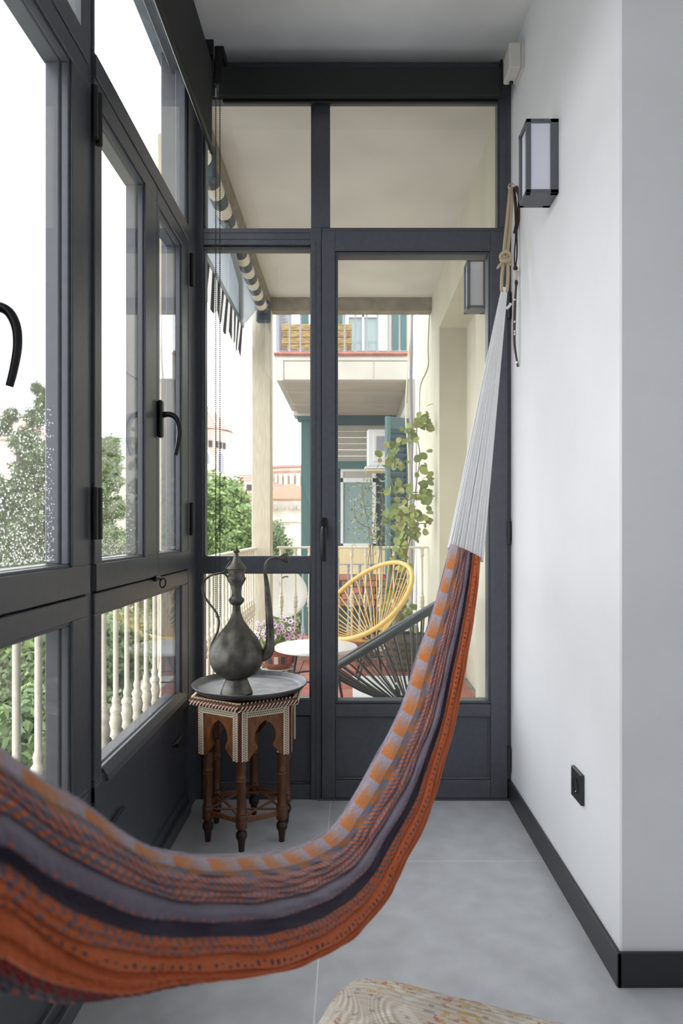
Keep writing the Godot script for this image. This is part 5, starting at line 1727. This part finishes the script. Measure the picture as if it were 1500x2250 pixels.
	var lm := [leaf_mesh(Color(0.36, 0.40, 0.11), 0.062, 0.026, 0.25), leaf_mesh(Color(0.28, 0.35, 0.09), 0.052, 0.023, 0.2), leaf_mesh(Color(0.44, 0.42, 0.16), 0.056, 0.024, 0.35), leaf_mesh(Color(0.22, 0.29, 0.09), 0.066, 0.028, 0.15)]
	var spots := [[935, 918, 6], [925, 940, 9], [905, 958, 6], [862, 975, 7], [850, 1010, 9], [872, 1020, 8], [935, 1000, 3], [932, 1028, 4], [943, 1050, 7], [868, 1072, 10], [935, 1075, 10], [945, 1098, 9], [912, 1085, 5], [880, 1120, 9], [905, 1135, 14], [880, 1160, 14], [915, 1165, 10], [893, 1180, 9], [850, 1135, 5], [940, 1148, 4], [880, 1198, 7], [885, 1222, 4], [875, 1240, 6], [868, 1300, 6], [890, 1340, 8], [860, 1340, 6], [900, 1370, 8]]
	for s in spots:
		for k in int(s[2] * 1.5):
			var p := seen(s[0] + rng.randfn() * 9.0, s[1] + rng.randfn() * 9.0, (5.14 if s[1] > 1230 else 4.97) + rng.randf_range(-0.05, 0.05))
			p.x = minf(p.x, 0.55)
			p -= o3
			part("leaf", lm[rng.randi() % 4], M.leaf, bo, p, rand_basis(rng, Vector3(0, 0.35, 1), 0.55, rng.randf_range(0.65, 1.15)))
	var br := flower_mesh(Color(0.55, 0.03, 0.16), Color(0.62, 0.1, 0.25), 0.02)
	for s in [[870, 1180], [932, 921], [940, 919], [846, 1265], [858, 1283], [938, 1148]]:
		for k in 2:
			part("bract", br, M.leaf, bo, seen(s[0] + rng.randfn() * 3.0, s[1] + rng.randfn() * 3.0, 5.0) - o3, rand_basis(rng, Vector3(0, 0.3, 1), 0.5, rng.randf_range(0.7, 1.0)))
	# olive in a pot
	var op := thing("clay_pot", "plain clay pot of the slender olive tree", "pot", pt(0.08, 0, 5.22))
	part("pot", pot_shape(0.1, 0.2), M.clay, op)
	part("soil", mb().lathe([Vector2(0.088, 0.17), Vector2(0, 0.182)], 20), M.soil, op)
	var ol := thing("olive_tree", "slender young olive tree with thin bare stems behind the yellow chair", "tree", pt(0.08, 0.175, 5.22))
	var q3: Vector3 = ol.position
	var twigs := [
		[[796, 1402], [820, 1290], [832, 1230], [836, 1180], [840, 1120], [820, 1085], [800, 1070]],
		[[796, 1402], [814, 1280], [812, 1190], [806, 1140], [797, 1095], [795, 1060]],
		[[800, 1402], [836, 1300], [838, 1210], [842, 1130], [838, 1075]],
		[[794, 1402], [818, 1260], [815, 1170], [800, 1155], [780, 1140], [778, 1100]],
		[[798, 1402], [808, 1240], [822, 1160], [826, 1110]]]
	for s in twigs:
		var pts := []
		for e in s:
			pts.append(seen(e[0], e[1], 5.22) - q3 + Vector3(0, 0, rng.randf_range(-0.03, 0.03)))
		part("branch", mb().tube(smooth(pts, 5), 0.0038, 6), M.bark, ol)
	var om := [leaf_mesh(Color(0.30, 0.36, 0.17), 0.034, 0.0052, 0.1), leaf_mesh(Color(0.20, 0.27, 0.12), 0.032, 0.005, 0.1), leaf_mesh(Color(0.40, 0.42, 0.24), 0.03, 0.005, 0.1)]
	var small := [[810, 1150, 42, 16], [820, 1180, 40, 14], [800, 1110, 30, 14], [795, 1075, 26, 12], [835, 1140, 26, 8], [782, 1125, 20, 8], [778, 1160, 22, 10], [835, 1075, 14, 8], [815, 1060, 12, 12], [832, 1195, 20, 10]]
	for s in small:
		for k in s[2]:
			part("leaf", om[rng.randi() % 3], M.leaf, ol, seen(s[0] + rng.randfn() * s[3], s[1] + rng.randfn() * 16.0, 5.22 + rng.randf_range(-0.06, 0.06)) - q3, rand_basis(rng, Vector3(0, 0.2, 1), 0.8, rng.randf_range(0.8, 1.3)))
